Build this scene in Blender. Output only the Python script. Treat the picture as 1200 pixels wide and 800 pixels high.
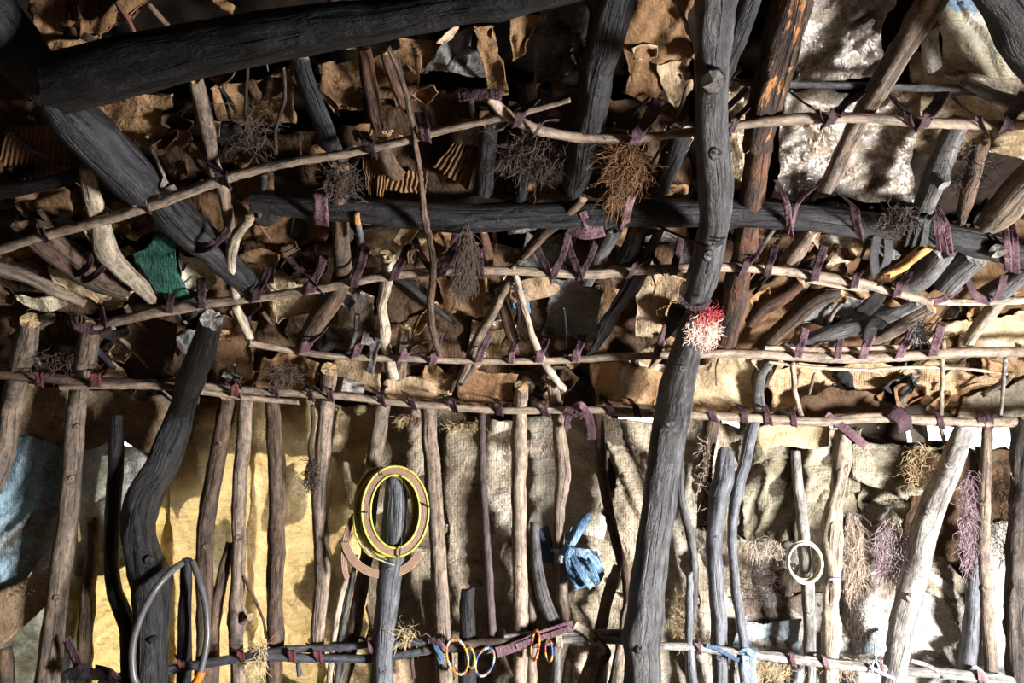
import bpy, math, random
from mathutils import Vector, noise
for o in list(bpy.data.objects): bpy.data.objects.remove(o, do_unlink=True)
S = bpy.context.scene
COL = S.collection
# ------------------------------------------------------------------ camera
PITCH = math.radians(15); CAM = Vector((0, 0, 1.0)); F = 800.0
cd = bpy.data.cameras.new('camera'); cd.lens = 24; cd.sensor_width = 36; cd.clip_start = 0.02
cam = bpy.data.objects.new('camera', cd); COL.objects.link(cam)
cam.location = CAM; cam.rotation_euler = (math.radians(90) + PITCH, 0, 0); S.camera = cam
# ------------------------------------------------------------------ world, lights, exposure
w = bpy.data.worlds.new('sky'); S.world = w; w.use_nodes = True
bg = w.node_tree.nodes['Background']; bg.inputs[0].default_value = (0.80, 0.90, 1.0, 1); bg.inputs[1].default_value = 4.0
ld = bpy.data.lights.new('sun', 'SUN'); ld.energy = 31; ld.angle = 0.02; ld.color = (1, .95, .85)
lo = bpy.data.objects.new('sun', ld); COL.objects.link(lo)
lo.rotation_euler = Vector((0.35, -1.0, -0.75)).to_track_quat('-Z', 'Y').to_euler()
ad = bpy.data.lights.new('door_daylight', 'AREA'); ad.shape = 'RECTANGLE'; ad.size = .45; ad.size_y = .45; ad.spread = math.radians(125)
ad.energy = 240; ad.color = (1.0, .975, .96)
ao = bpy.data.objects.new('door_daylight', ad); COL.objects.link(ao)
ao.location = (2.32, .50, .36)
ao.rotation_euler = (Vector((-.1, 2.3, 0.45)) - Vector(ao.location)).to_track_quat('-Z', 'Y').to_euler()
S.view_settings.view_transform = 'Standard'; S.view_settings.look = 'None'
S.view_settings.exposure = 0.0; S.view_settings.gamma = 1; S.view_settings.use_curve_mapping = False
# ------------------------------------------------------------------ geometry of the place
W = 2.3                                       # distance of the wall's top rail plane
ZT = 1.0 + W * math.tan(math.radians(9.6))    # height where wall and roof meet
A = math.radians(21)                          # pitch of the roof, rising towards the viewer
NR = Vector((0, math.sin(A), math.cos(A))); DR = NR.dot(Vector((0, W, ZT)))
FW = Vector((0, math.cos(PITCH), math.sin(PITCH))); UP = Vector((0, -math.sin(PITCH), math.cos(PITCH)))
def hit(px, py, off=0.0):
    """point of the wall or roof layer lying off metres outside the rail layer, and its depth"""
    d = FW + Vector(((px - 600) / F, 0, 0)) + UP * ((400 - py) / F)
    tw = (W + off - CAM.y) / d.y if d.y > 1e-3 else 99
    nd = NR.dot(d); tr = (DR + off - NR.dot(CAM)) / nd if nd > 1e-3 else 99
    k = 0.04; h = max(0, 1 - abs(tw - tr) / k); t = min(tw, tr) - h * h * k / 4
    return CAM + d * t, t
def P(px, py, off=0.0): return hit(px, py, off)[0]
R0 = random.Random(7)
def nz(v, s=0.0): return noise.noise(Vector((v[0] + s, v[1] - s * .7, v[2] + s * .3)))
def sm(a, b, t):
    t = max(0, min(1, (t - a) / (b - a))); return t * t * (3 - 2 * t)
# ------------------------------------------------------------------ linking
def link(name, verts, faces, m, parent=None, gco=None, smooth=True, mods=None, mi=None):
    c = Vector((0, 0, 0))
    for v in verts: c += v
    c /= len(verts)
    me = bpy.data.meshes.new(name)
    base = parent.location if parent is not None else None
    o = bpy.data.objects.new(name, me)
    if parent is not None and parent.parent is not None: base = parent.location + parent.parent.location
    org = c
    me.from_pydata([tuple(v - org) for v in verts], [], faces)
    ms = m if isinstance(m, (list, tuple)) else [m]
    for x in ms: me.materials.append(M[x])
    if mi: me.polygons.foreach_set('material_index', mi)
    if smooth: me.polygons.foreach_set('use_smooth', [True] * len(me.polygons))
    at = me.attributes.new('gco', 'FLOAT_VECTOR', 'POINT')
    g = gco if gco else [(v - org) for v in verts]
    at.data.foreach_set('vector', [x for q in g for x in q])
    me.update()
    COL.objects.link(o)
    if parent is not None:
        o.parent = parent; o.location = org - base
    else: o.location = org
    return o
def tag(o, label=None, cat=None, group=None, kind=None):
    if label: o['label'] = label
    if cat: o['category'] = cat
    if group: o['group'] = group
    if kind: o['kind'] = kind
    return o
def empty(name, loc):
    o = bpy.data.objects.new(name, None); o.empty_display_size = .05; o.location = loc; COL.objects.link(o); return o
# ------------------------------------------------------------------ spline tube
def spline(pts, n):
    """pts: tuples of equal length; Catmull-Rom, n samples per span"""
    out = []; L = len(pts)
    for i in range(L - 1):
        p0 = pts[max(i - 1, 0)]; p1 = pts[i]; p2 = pts[i + 1]; p3 = pts[min(i + 2, L - 1)]
        for k in range(n):
            t = k / n
            out.append(tuple(.5 * (2 * b + (c - a) * t + (2 * a - 5 * b + 4 * c - d) * t * t + (3 * b - a - 3 * c + d) * t ** 3)
                             for a, b, c, d in zip(p0, p1, p2, p3)))
    out.append(tuple(pts[-1])); return out
def tube_data(path, rad, sides=12, rough=.10, seed=0, cap=True, taper=0, flat=1.0, knots=0, twist=0, jag=0.3, groove=0):
    rr = random.Random(seed); V = []; Fc = []; G = []
    kn = [(rr.random(), rr.uniform(0, 6.28), rr.uniform(.10, .26)) for _ in range(knots)]
    n = len(path); L = 0; up = Vector((.13, -.9, .31)).normalized(); prev = None
    tot = sum((path[i + 1] - path[i]).length for i in range(n - 1)) or 1e-6
    for i in range(n):
        tg = (path[min(i + 1, n - 1)] - path[max(i - 1, 0)])
        if tg.length < 1e-9: tg = Vector((0, 0, 1))
        tg.normalize()
        if prev is None: a = up.cross(tg); a = a.normalized() if a.length > .05 else Vector((1, 0, 0))
        else: a = (prev - tg * prev.dot(tg)).normalized()
        prev = a; b = tg.cross(a)
        if i: L += (path[i] - path[i - 1]).length
        r = rad[i]
        for s in range(sides):
            th = 2 * math.pi * s / sides
            c, sn = math.cos(th), math.sin(th)
            q = Vector((c * 1.3, sn * 1.3, L / max(r, .004) * .35))
            k = 1 + rough * 1.6 * nz(q, seed * 3.1) + rough * .9 * nz(q * 2.7, seed)
            if groove: k -= groove * max(0, 1 - abs(nz(Vector((c * 2.2, sn * 2.2, L * 3)), seed + 9)) * 9)
            for kt, ka, kh in kn:
                dl = (L - kt * tot) / (r * .9 + 1e-6); da = math.atan2(math.sin(th - ka), math.cos(th - ka)) / .6
                k += kh * math.exp(-dl * dl - da * da)
            V.append(path[i] + (a * c * flat + b * sn) * r * k + (tg * rr.uniform(-1, 1) * r * jag if i in (0, n - 1) else Vector()))
            G.append((c * r, sn * r, L + seed * 1.37))
    for i in range(n - 1):
        for s in range(sides):
            t = (s + 1) % sides
            Fc.append((i * sides + s, i * sides + t, (i + 1) * sides + t, (i + 1) * sides + s))
    mi = [0] * len(Fc)
    if cap:
        for e, base in ((0, 0), (1, (n - 1) * sides)):
            V.append(path[0 if e == 0 else -1].copy()); G.append((0, 0, L * e + seed * 1.37 + .01)); c = len(V) - 1
            for s in range(sides):
                t = (s + 1) % sides
                Fc.append((base + t, base + s, c) if e == 0 else (base + s, base + t, c)); mi.append(1)
    return V, Fc, G, mi
def join(datas):
    V = []; Fc = []; G = []; mi = []
    for v, f, g, m in datas:
        b = len(V); V += v; G += g; mi += m; Fc += [tuple(x + b for x in q) for q in f]
    return V, Fc, G, mi
SEED = [0]
def path3(pts, off, n=None, wig=0.0):
    """pixel polyline (x, y, halfwidth[, off]) -> 3-D path and radii"""
    q = [(p[0], p[1], p[2], (p[3] if len(p) > 3 else off)) for p in pts]
    if n is None:
        tot = sum(math.hypot(q[i + 1][0] - q[i][0], q[i + 1][1] - q[i][1]) for i in range(len(q) - 1))
        n = max(3, int(tot / (len(q) - 1) / max(3.5, min(8, sum(a[2] for a in q) / len(q) * .8))))
    path = []; rad = []; sd = SEED[0]
    for k, (x, y, h, o) in enumerate(spline(q, n)):
        p, t = hit(x + wig * nz((k * .25, sd, 0)) * 3, y, o); path.append(p); rad.append(max(h, .4) * t / F)
    return path, rad
def K(name, m, off, pts, label, cat='branch', sides=None, rough=.10, knots=2, flat=1.0, cut=None, group=None, jag=.3, groove=0, parent=None, wig=.5, stubs=(), scars=()):
    SEED[0] += 1; sd = SEED[0]
    path, rad = path3(pts, off, wig=wig)
    hw = max(p[2] for p in pts)
    if parent is None and len(path) > 3:      # what leaves the frame goes on: uprights down to the floor, the rest a bit further
        for e in (0, -1):
            ex, ey = pts[e][0], pts[e][1]
            if 0 <= ex <= 1200 and 0 <= ey <= 800: continue
            a, b = (path[0], path[2]) if e == 0 else (path[-1], path[-3])
            d = (a - b).normalized(); r_ = rad[0 if e == 0 else -1]
            if ey > 800: L = a.z / max(.3, -d.z) + .02; d.y *= .3
            else: L = .40 if hw > 4 else .12
            ext = [a + d * L * f for f in (.12, .35, .68, 1)]
            if ey > 800: ext[-1].z = -.02
            if e == 0: path = ext[::-1] + path; rad = [r_] * 4 + rad
            else: path = path + ext; rad = rad + [r_] * 4
    sides = sides or (8 if hw < 4 else 12 if hw < 12 else 20)
    V, Fc, G, mi = tube_data(path, rad, sides, rough, sd, True, 0, flat, knots, 0, jag, groove)
    ends = []
    if parent is None and hw >= 7.5 and path[0] is not None:
        nt = sides * 2; caps = [Fc[-nt:-sides], Fc[-sides:]]; e0 = pts[0]; e1 = pts[-1]
        keep = []
        for cf, e in zip(caps, (e0, e1)):
            if 4 < e[0] < 1196 and 4 < e[1] < 792 and e[2] > 5: ends.append(cf)
            else: keep += cf
        Fc = Fc[:-nt] + keep; mi = [0] * len(Fc)
    o = link(name, V, Fc, [m, cut or CUT.get(m, m)], parent, G, mi=mi)
    for cf in ends:
        ids = sorted({i for f in cf for i in f}); mp = {a: b for b, a in enumerate(ids)}
        ce = link('cut_end', [V[i] for i in ids], [tuple(mp[i] for i in f) for f in cf], CUT.get(m, m), o, [G[i] for i in ids], smooth=False)
    if parent is None: tag(o, label, cat, group)
    elif label: o['label'] = label
    for st in stubs:            # broken side stubs: (x, y, hw, dx, dy)
        x, y, h, dx, dy = st; rw = hw * 2.1 / F; so = off - rw * .5
        pp, rr = path3([(x, y, h, so), (x + dx * .5, y + dy * .5, h * .95, so - rw * .35), (x + dx, y + dy, h * .85, so - rw * .75)], so, 3)
        v, f, g, mm = tube_data(pp, rr, 8, .12, sd + 5, jag=.3)
        nc = 16; sb = link('stub', v, f[:-nc], m, o, g)
        cf = f[-8:]; ids = sorted({i for q in cf for i in q}); mp = {a: b for b, a in enumerate(ids)}
        link('cut_end', [v[i] for i in ids], [tuple(mp[i] for i in q) for q in cf], CUT.get(m, m), sb, [g[i] for i in ids], smooth=False)
    qs = spline([(a[0], a[1], a[2], a[3] if len(a) > 3 else off) for a in pts], 8)
    for (x, y, h) in scars:     # grown-over knots that stand out of the bark
        n_ = min(qs, key=lambda a: abs(a[1] - y) + abs(a[0] - x) * .3); lx = max(-.85, min(.85, (x - n_[0]) / n_[2]))
        dz = n_[2] * math.sqrt(1 - lx * lx) * 2.15 / F; so = n_[3] - dz
        c = P(x, y, so); outd = (CAM - c).normalized(); outd = (outd + Vector((lx, 0, 0))).normalized(); rr_ = h * 2.15 / F
        ring = [c - outd * rr_ * .5, c - outd * rr_ * .05, c + outd * rr_ * .03, c - outd * rr_ * .04, c - outd * rr_ * .25]
        v, f, g, mm = tube_data(ring, [rr_ * 1.25, rr_ * 1.05, rr_ * .8, rr_ * .55, rr_ * .38], 12, .16, sd + int(x), jag=0)
        link('knot', v, f, m, o, g)
    return o
# ------------------------------------------------------------------ crumpled sheets
def sheet(name, m, off, top, bot, label, cat='cloth', nu=None, nv=None, amp=.012, freq=7, kind='crumple', rag=2.5, thick=.0015,
          fold=0.0, foldf=10, curl=0, seed=None, parent=None, skind=None, tilt=0, ang=None):
    SEED[0] += 1; sd = SEED[0] if seed is None else seed
    if ang is None: ang = random.Random(sd).uniform(-1.2, 1.2)
    wpx = math.hypot(top[-1][0] - top[0][0], top[-1][1] - top[0][1]); hpx = math.hypot(bot[0][0] - top[0][0], bot[0][1] - top[0][1])
    step = 3.4 if kind == 'foil' else 4.0
    nu = nu or max(8, min(80, int(wpx / step))); nv = nv or max(8, min(80, int(hpx / step)))
    def along(pl, u):
        sg = [math.hypot(pl[i + 1][0] - pl[i][0], pl[i + 1][1] - pl[i][1]) for i in range(len(pl) - 1)]
        T = sum(sg) * u
        for i, s in enumerate(sg):
            if T <= s or i == len(sg) - 1:
                f = min(1, T / max(s, 1e-6)); return (pl[i][0] + (pl[i + 1][0] - pl[i][0]) * f, pl[i][1] + (pl[i + 1][1] - pl[i][1]) * f)
            T -= s
    V = []; G = []
    sc = 2.3 / 800
    for j in range(nv + 1):
        v = j / nv
        for i in range(nu + 1):
            u = i / nu
            a = along(top, u); b = along(bot, u)
            x = a[0] + (b[0] - a[0]) * v; y = a[1] + (b[1] - a[1]) * v
            e = 1 - min(1, min(u, v, 1 - u, 1 - v) * 5)
            q = Vector((x * .012, y * .012, sd * 2.3))
            if rag:
                e2 = e ** 1.5
                x += rag * (nz(q * 1.6, 3) * 4.5 + nz(q * 5, 8) * 1.3 + nz(q * 16, 8) * .35) * e2; y += rag * (nz(q * 1.6, 13) * 4.5 + nz(q * 5, 18) * 1.3 + nz(q * 16, 18) * .35) * e2
            g = Vector((x * sc * freq, y * sc * freq, sd * 1.7))
            ca, sa = math.cos(ang), math.sin(ang); gr = Vector(((g.x * ca + g.y * sa) * .24, (-g.x * sa + g.y * ca), g.z))
            if kind == 'paper':
                g2 = g + Vector((nz(g * .7), nz(g * .7, 5), 0)) * .5
                d1 = noise.voronoi(g2 * .75)[0]; d = (d1[1] - d1[0]) * -1.5 + abs(nz(gr * 1.9)) * 1.3 + nz(g * .45) * 2.0 + (1 - abs(nz(g2 * 3)) * 2) * .25
            elif kind == 'foil':
                d1 = noise.voronoi(g * 1.1)[0]; d2 = noise.voronoi(g * 2.9)[0]
                d = -(d1[1] - d1[0]) * .7 - (d2[1] - d2[0]) * .35 + abs(nz(gr * 3.3)) * 1.1 + abs(nz(gr * 8)) * .35 + nz(g * .6)
            elif kind == 'flat':
                d = nz(g * .35) + .12 * nz(g * 2)
            else:
                wv = Vector((nz(g * .4) * .5, nz(g * .4, 4) * .5, 0))
                d = nz(g * .4) * 1.4 + abs(nz(gr * 1.1 + wv)) * 2.0 + abs(nz(gr * 2.3 + wv * 1.6, 3)) * 1.0 + abs(nz(gr * 5 + wv * 3, 6)) * .5 + abs(nz(gr * 10 + wv * 5, 9)) * .28
            o = off + amp * d
            if fold: o += fold * (math.sin((x + 14 * nz((x * .01, y * .008, sd))) * foldf * sc * 6.28 / 2) * .5 + .7 * nz((x * sc * foldf, y * sc * 1.2, sd)))
            if curl: o -= curl * e * e * (0.5 + nz(q * 3, 5))
            if tilt: o += tilt * (v - .5)
            V.append(P(x, y, o)); G.append((x * sc + sd * .7, y * sc, 0))
    Fc = [(j * (nu + 1) + i, (j + 1) * (nu + 1) + i, (j + 1) * (nu + 1) + i + 1, j * (nu + 1) + i + 1) for j in range(nv) for i in range(nu)]
    o = link(name, V, Fc, m, parent, G)
    if thick:
        md = o.modifiers.new('thickness', 'SOLIDIFY'); md.thickness = thick; md.offset = 0
    if parent is None: tag(o, label, cat, kind=skind)
    elif label: o['label'] = label
    return o
# ------------------------------------------------------------------ ribbons
def ribbon_data(path, wid, wdir, thick=.0018, seed=0, ridg=True):
    """flat strip: path of Vectors, wid list of full widths, wdir list of width directions"""
    V = []; Fc = []; G = []; n = len(path); L = 0; c = 4
    for i in range(n):
        tg = (path[min(i + 1, n - 1)] - path[max(i - 1, 0)]).normalized()
        wd = (wdir[i] - tg * wdir[i].dot(tg)).normalized(); nn = tg.cross(wd)
        if i: L += (path[i] - path[i - 1]).length
        for side in (1, -1):
            for k in range(c + 1):
                f = k / c - .5
                rip = (nz((f * 5, L * 14, seed)) * .10 + (abs(f) ** 2) * .22) * wid[i] if ridg else 0
                V.append(path[i] + wd * wid[i] * f * (1 + .1 * nz((L * 30, f, seed + 4))) + nn * (side * thick / 2 + rip)); G.append((f * wid[i], L, seed))
    m = 2 * (c + 1)
    for i in range(n - 1):
        b = i * m; d = b + m
        for k in range(c):
            Fc.append((b + k, b + k + 1, d + k + 1, d + k)); Fc.append((b + c + 1 + k + 1, b + c + 1 + k, d + c + 1 + k, d + c + 1 + k + 1))
        Fc.append((b, d, d + c + 1, b + c + 1)); Fc.append((b + c, b + 2 * c + 1, d + 2 * c + 1, d + c))
    for b in (0, (n - 1) * m):
        for k in range(c): Fc.append((b + k, b + k + 1, b + c + 2 + k, b + c + 1 + k))
    return V, Fc, G, [0] * len(Fc)
def strip(m, pts, width, parent, name='turn', wd=None, lab=None, n=6, ridg=True, thick=.0018):
    """pts: (px, py, off); width in px"""
    SEED[0] += 1
    q = spline(pts, n); path = []; wid = []
    for x, y, o in q:
        p, t = hit(x, y, o); path.append(p); wid.append(width * t / F)
    N = len(path); dirs = []
    for i in range(N):
        if wd is not None: dirs.append(Vector(wd).normalized())
        else:
            tg = (path[min(i + 1, N - 1)] - path[max(i - 1, 0)]).normalized(); dirs.append(tg.cross(FW).normalized())
    for i in range(1, N):
        if dirs[i].dot(dirs[i - 1]) < 0: dirs[i] = -dirs[i]
    V, Fc, G, mi = ribbon_data(path, wid, dirs, thick, SEED[0], ridg)
    o = link(name, V, Fc, m, parent, G)
    if lab: o['label'] = lab
    return o
def lashing(m, label, turns, rail_hw, off=0.0, cat='lashing', hang=.055, name='cloth_lashing'):
    """turns: (x, y, width, lean x, rise[, kind]) - a strip wrapped over the rail at x,y and led up to the branches behind"""
    x0, y0 = turns[0][0], turns[0][1]
    root = empty(name, P(x0, y0, off)); tag(root, label, cat)
    for tn in turns:
        x, y, wpx, lx, h = tn[:5]; mm = tn[5] if len(tn) > 5 else m
        r = rail_hw * 2.2 / F; hw = rail_hw; g = .004
        skew = lx * .28
        pts = [(x + lx, y - h, off + hang), (x + lx * .6, y - hw - h * .35, off + hang * .25), (x + skew * .6, y - hw - 1, off - r * .75 - g), (x, y, off - r - g),
               (x - skew * .6, y + hw + 1, off - r * .3), (x - skew * .4, y + hw * .6, off + r + g)]
        strip(mm, pts, wpx, root, wd=(1, .0, -.15 + .02 * lx))
    return root
# ------------------------------------------------------------------ materials
M = {}; CUT = {}
class N:
    def __init__(s, name):
        s.m = bpy.data.materials.new(name); s.m.use_nodes = True; s.t = s.m.node_tree
        s.b = s.t.nodes['Principled BSDF']; s.out = s.t.nodes['Material Output']; M[name] = s.m
    def n(s, ty, **kw):
        x = s.t.nodes.new(ty)
        for k, v in kw.items():
            if k in x.inputs: x.inputs[k].default_value = v
            else: setattr(x, k, v)
        return x
    def l(s, a, b): s.t.links.new(a, b)
    def co(s, sc=(1, 1, 1), use='gco'):
        a = s.n('ShaderNodeAttribute', attribute_name=use); mp = s.n('ShaderNodeMapping'); mp.inputs['Scale'].default_value = sc
        s.l(a.outputs['Vector'], mp.inputs['Vector']); return mp.outputs[0]
    def noise(s, co, scale, detail=5, rough=.6, dist=0):
        x = s.n('ShaderNodeTexNoise', Scale=scale, Detail=detail, Roughness=rough, Distortion=dist); s.l(co, x.inputs['Vector']); return x.outputs['Fac']
    def ramp(s, f, stops):
        r = s.n('ShaderNodeValToRGB'); e = r.color_ramp.elements
        while len(e) < len(stops): e.new(.5)
        for q, (p, c) in zip(e, stops): q.position = p; q.color = (*c, 1) if len(c) == 3 else c
        s.l(f, r.inputs[0]); return r.outputs[0]
    def mix(s, f, a, b, mode='MIX'):
        x = s.n('ShaderNodeMix', data_type='RGBA', blend_type=mode); 
        if isinstance(f, (int, float)): x.inputs[0].default_value = f
        else: s.l(f, x.inputs[0])
        for i, c in ((6, a), (7, b)):
            if isinstance(c, tuple): x.inputs[i].default_value = (*c[:3], 1)
            else: s.l(c, x.inputs[i])
        return x.outputs[2]
    def rnd(s, lo=.75, hi=1.2):
        o = s.n('ShaderNodeObjectInfo'); m = s.n('ShaderNodeMapRange'); m.inputs['To Min'].default_value = lo; m.inputs['To Max'].default_value = hi
        s.l(o.outputs['Random'], m.inputs[0]); return m.outputs[0]
    def bump(s, f, st, dist=.01):
        x = s.n('ShaderNodeBump', Strength=st, Distance=dist); s.l(f, x.inputs['Height']); s.l(x.outputs[0], s.b.inputs['Normal']); return x.outputs[0]
    def add(s, a, b, w=1.0):
        m = s.n('ShaderNodeMath', operation='MULTIPLY_ADD'); s.l(b, m.inputs[0]); m.inputs[1].default_value = w; s.l(a, m.inputs[2]); return m.outputs[0]
    def mul(s, c, f):
        v = s.n('ShaderNodeVectorMath', operation='SCALE'); s.l(c, v.inputs[0]); s.l(f, v.inputs['Scale']); return v.outputs[0]
BLK = (0, 0, 0); WHT = (1, 1, 1)
def wood(name, dark, base, light, rough=.75, bump=.6, patch=None, pk=(.5, .62), crack=.5, cut=None, spec=.3):
    s = N(name)
    g = s.noise(s.co((55, 55, 6)), 1.0, 6, .65); c = s.ramp(g, [(.28, dark), (.5, base), (.72, light)])
    big = s.noise(s.co((9, 9, 3.5)), 2.0, 5, .6)
    if patch: c = s.mix(s.ramp(big, [(pk[0], BLK), (pk[1], WHT)]), c, patch)
    cr = s.noise(s.co((38, 38, 1.6)), 2.2, 3, .5, .6); crm = s.ramp(cr, [(.36, BLK), (.43, WHT)])
    c = s.mix(s.mix(crack, WHT, crm), tuple(x * .22 for x in dark), c)
    mo = s.noise(s.co((22, 22, 12)), 2.0, 6, .75, .3); c = s.mix(.7, c, s.ramp(mo, [(.36, (.12, .12, .12)), (.52, (.8, .8, .8)), (.66, (1.35, 1.32, 1.28))]), 'MULTIPLY')
    sp = s.ramp(s.noise(s.co((16, 16, 12)), 5, 3), [(.62, BLK), (.67, WHT)])
    c = s.mix(s.mix(.55, BLK, sp), c, tuple(x * .35 for x in dark))
    s.l(s.mul(c, s.rnd(.8, 1.2)), s.b.inputs['Base Color'])
    s.b.inputs['Roughness'].default_value = rough; s.b.inputs['Specular IOR Level'].default_value = spec
    s.bump(s.add(s.add(s.add(g, crm, .6), big, .5), mo, 1.2), bump, .007)
    if cut: CUT[name] = cut
    return s
wood('tan', (.12, .085, .06), (.235, .175, .13), (.35, .28, .215), patch=(.15, .12, .10), bump=.8, cut='cutwood')
wood('pale', (.28, .215, .15), (.44, .36, .265), (.60, .52, .41), bump=.6, crack=.5, patch=(.30, .245, .185), cut='cutwood')
wood('peeled', (.20, .14, .10), (.35, .265, .195), (.49, .40, .31), bump=.4, crack=.4, patch=(.23, .175, .135), cut='cutwood', rough=.6)
wood('brown', (.06, .036, .024), (.13, .082, .055), (.21, .14, .10), bump=.9, patch=(.075, .055, .042), cut='cutwood')
wood('redbark', (.055, .022, .012), (.13, .06, .035), (.22, .115, .07), bump=1, patch=(.055, .038, .03), cut='cutwood')
wood('grey', (.06, .058, .058), (.13, .125, .122), (.22, .215, .21), bump=.8, patch=(.085, .08, .078), cut='greycut')
wood('palegrey', (.19, .175, .16), (.33, .31, .28), (.49, .465, .43), patch=(.22, .20, .18), bump=.8, cut='greycut')
wood('char', (.007, .0065, .007), (.018, .017, .0185), (.05, .049, .053), bump=1, patch=(.014, .013, .014), cut='greycut', rough=.5)
wood('soot', (.004, .0037, .004), (.010, .0095, .010), (.027, .026, .028), bump=.8, patch=(.008, .0075, .008), cut='char', rough=.55)
wood('bluegrey', (.035, .038, .046), (.09, .095, .112), (.19, .195, .22), patch=(.06, .063, .074), cut='greycut', rough=.5, spec=.5)
wood('postwood', (.015, .014, .0145), (.045, .043, .0445), (.115, .112, .118), patch=(.07, .069, .073), cut='greycut', bump=1.1, rough=.48, spec=.5)
wood('bark', (.03, .024, .02), (.09, .075, .065), (.20, .16, .13), bump=1.3, patch=(.26, .15, .09), pk=(.63, .7), cut='cutwood', crack=.9)
wood('flakebark', (.022, .012, .009), (.07, .04, .028), (.15, .085, .055), bump=1.3, patch=(.55, .24, .09), pk=(.60, .63), cut='cutwood', crack=.8)
wood('cutwood', (.22, .14, .07), (.38, .26, .14), (.50, .36, .21), crack=.3)
wood('greycut', (.12, .11, .10), (.26, .235, .21), (.36, .33, .30), crack=.5)
wood('orangewood', (.35, .16, .05), (.55, .28, .10), (.70, .42, .18), crack=.4)
def weave_h(s, pitch, co=None):
    v = co or s.co()
    a = s.n('ShaderNodeTexWave', wave_type='BANDS', bands_direction='X', Scale=1 / pitch * .32, Distortion=.6); a.inputs['Detail Scale'].default_value = 2
    b = s.n('ShaderNodeTexWave', wave_type='BANDS', bands_direction='Y', Scale=1 / pitch * .32, Distortion=.6)
    s.l(v, a.inputs[0]); s.l(v, b.inputs[0])
    m = s.n('ShaderNodeMath', operation='MULTIPLY'); s.l(a.outputs['Fac'], m.inputs[0]); s.l(b.outputs['Fac'], m.inputs[1]); return m.outputs[0]
def fabric(name, base, dark, light, pitch=.0042, rough=.9, bump=.5, trans=0, stain=None, st=(.55, .7), spec=.2, wv=.12, tcol=None, fine=9, metal=0, wrk=0, rnd=(.9, 1.1), holes=False, crease=2.0):
    s = N(name)
    big = s.noise(s.co(), fine * .6, 6, .62); c = s.ramp(big, [(.3, dark), (.5, base), (.68, light)])
    w_ = weave_h(s, pitch); c = s.mix(s.mix(wv, WHT, s.ramp(w_, [(0, BLK), (.5, WHT)])), tuple(x * .35 for x in base), c)
    if stain: c = s.mix(s.ramp(s.noise(s.co(), fine * .35, 5, .7, .4), [(st[0], BLK), (st[1], WHT)]), c, stain)
    fn = s.noise(s.co(), 90, 5, .75); c = s.mix(.55, c, s.ramp(fn, [(.35, (.45, .43, .41)), (.52, (1, 1, 1)), (.66, (1.2, 1.2, 1.2))]), 'MULTIPLY')
    md_ = s.noise(s.co(), 22, 5, .7, .5); c = s.mix(.5, c, s.ramp(md_, [(.36, (.5, .46, .42)), (.55, (1, 1, 1))]), 'MULTIPLY')
    c = s.mul(c, s.rnd(*rnd))
    s.l(c, s.b.inputs['Base Color']); s.b.inputs['Roughness'].default_value = rough; s.b.inputs['Specular IOR Level'].default_value = spec; s.b.inputs['Metallic'].default_value = metal
    h = s.add(s.noise(s.co(), 60, 5, .75), w_, .8 if wv else 0); h = s.add(h, s.noise(s.co((1, 1.8, 1)), 9, 6, .65, 1.2), 3.5)
    for sc_, wt in (((1.6, .8, 1), 5.0), ((.7, 1.5, 1), 4.0)):
        rn = s.noise(s.co(sc_), 7 if wt > 4.5 else 13, 5, .6, 1.8); sb_ = s.n('ShaderNodeMath', operation='SUBTRACT'); s.l(rn, sb_.inputs[0]); sb_.inputs[1].default_value = .5
        ab = s.n('ShaderNodeMath', operation='ABSOLUTE'); s.l(sb_.outputs[0], ab.inputs[0]); h = s.add(h, ab.outputs[0], wt * crease)
    if not wrk: h = s.add(h, s.noise(s.co(), 18, 5, .65, .8), 2)
    if wrk:
        vo = s.n('ShaderNodeTexVoronoi', feature='DISTANCE_TO_EDGE', Scale=wrk); 
        n2 = s.n('ShaderNodeTexNoise', Scale=wrk * .8, Detail=4); s.l(s.co(), n2.inputs[0])
        mx = s.n('ShaderNodeVectorMath', operation='MULTIPLY_ADD'); mx.inputs[1].default_value = (.12, .12, .12); s.l(n2.outputs['Color'], mx.inputs[0]); s.l(s.co(), mx.inputs[2]); s.l(mx.outputs[0], vo.inputs[0])
        r = s.ramp(vo.outputs['Distance'], [(0, BLK), (.25, WHT)]); h = s.add(h, r, 2.5)
        h = s.add(h, s.noise(s.co(), wrk * 1.5, 6, .7, 1.5), 5)
    nb = s.bump(h, bump, .006)
    if holes:
        vo = s.n('ShaderNodeTexVoronoi', Scale=110); s.l(s.co(), vo.inputs[0])
        a_ = s.ramp(vo.outputs['Distance'], [(.26, WHT), (.32, BLK)]); b_ = s.ramp(s.noise(s.co(), 12, 4, .7), [(.50, BLK), (.60, WHT)])
        m_ = s.n('ShaderNodeMath', operation='MULTIPLY'); s.l(a_, m_.inputs[0]); s.l(b_, m_.inputs[1])
        q_ = s.n('ShaderNodeMath', operation='SUBTRACT'); q_.inputs[0].default_value = 1; s.l(m_.outputs[0], q_.inputs[1]); s.l(q_.outputs[0], s.b.inputs['Alpha'])
    if trans:
        tr = s.n('ShaderNodeBsdfTranslucent'); 
        if tcol: s.l(s.mix(.75, c, tcol), tr.inputs[0])
        else: s.l(c, tr.inputs[0])
        s.l(nb, tr.inputs['Normal'])
        mx = s.n('ShaderNodeMixShader'); mx.inputs[0].default_value = trans; s.l(s.b.outputs[0], mx.inputs[1]); s.l(tr.outputs[0], mx.inputs[2]); s.l(mx.outputs[0], s.out.inputs[0])
    return s
fabric('burlap', (.47, .39, .285), (.29, .23, .16), (.60, .52, .40), stain=(.20, .155, .11), st=(.57, .72), wv=.3, bump=.7)
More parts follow.
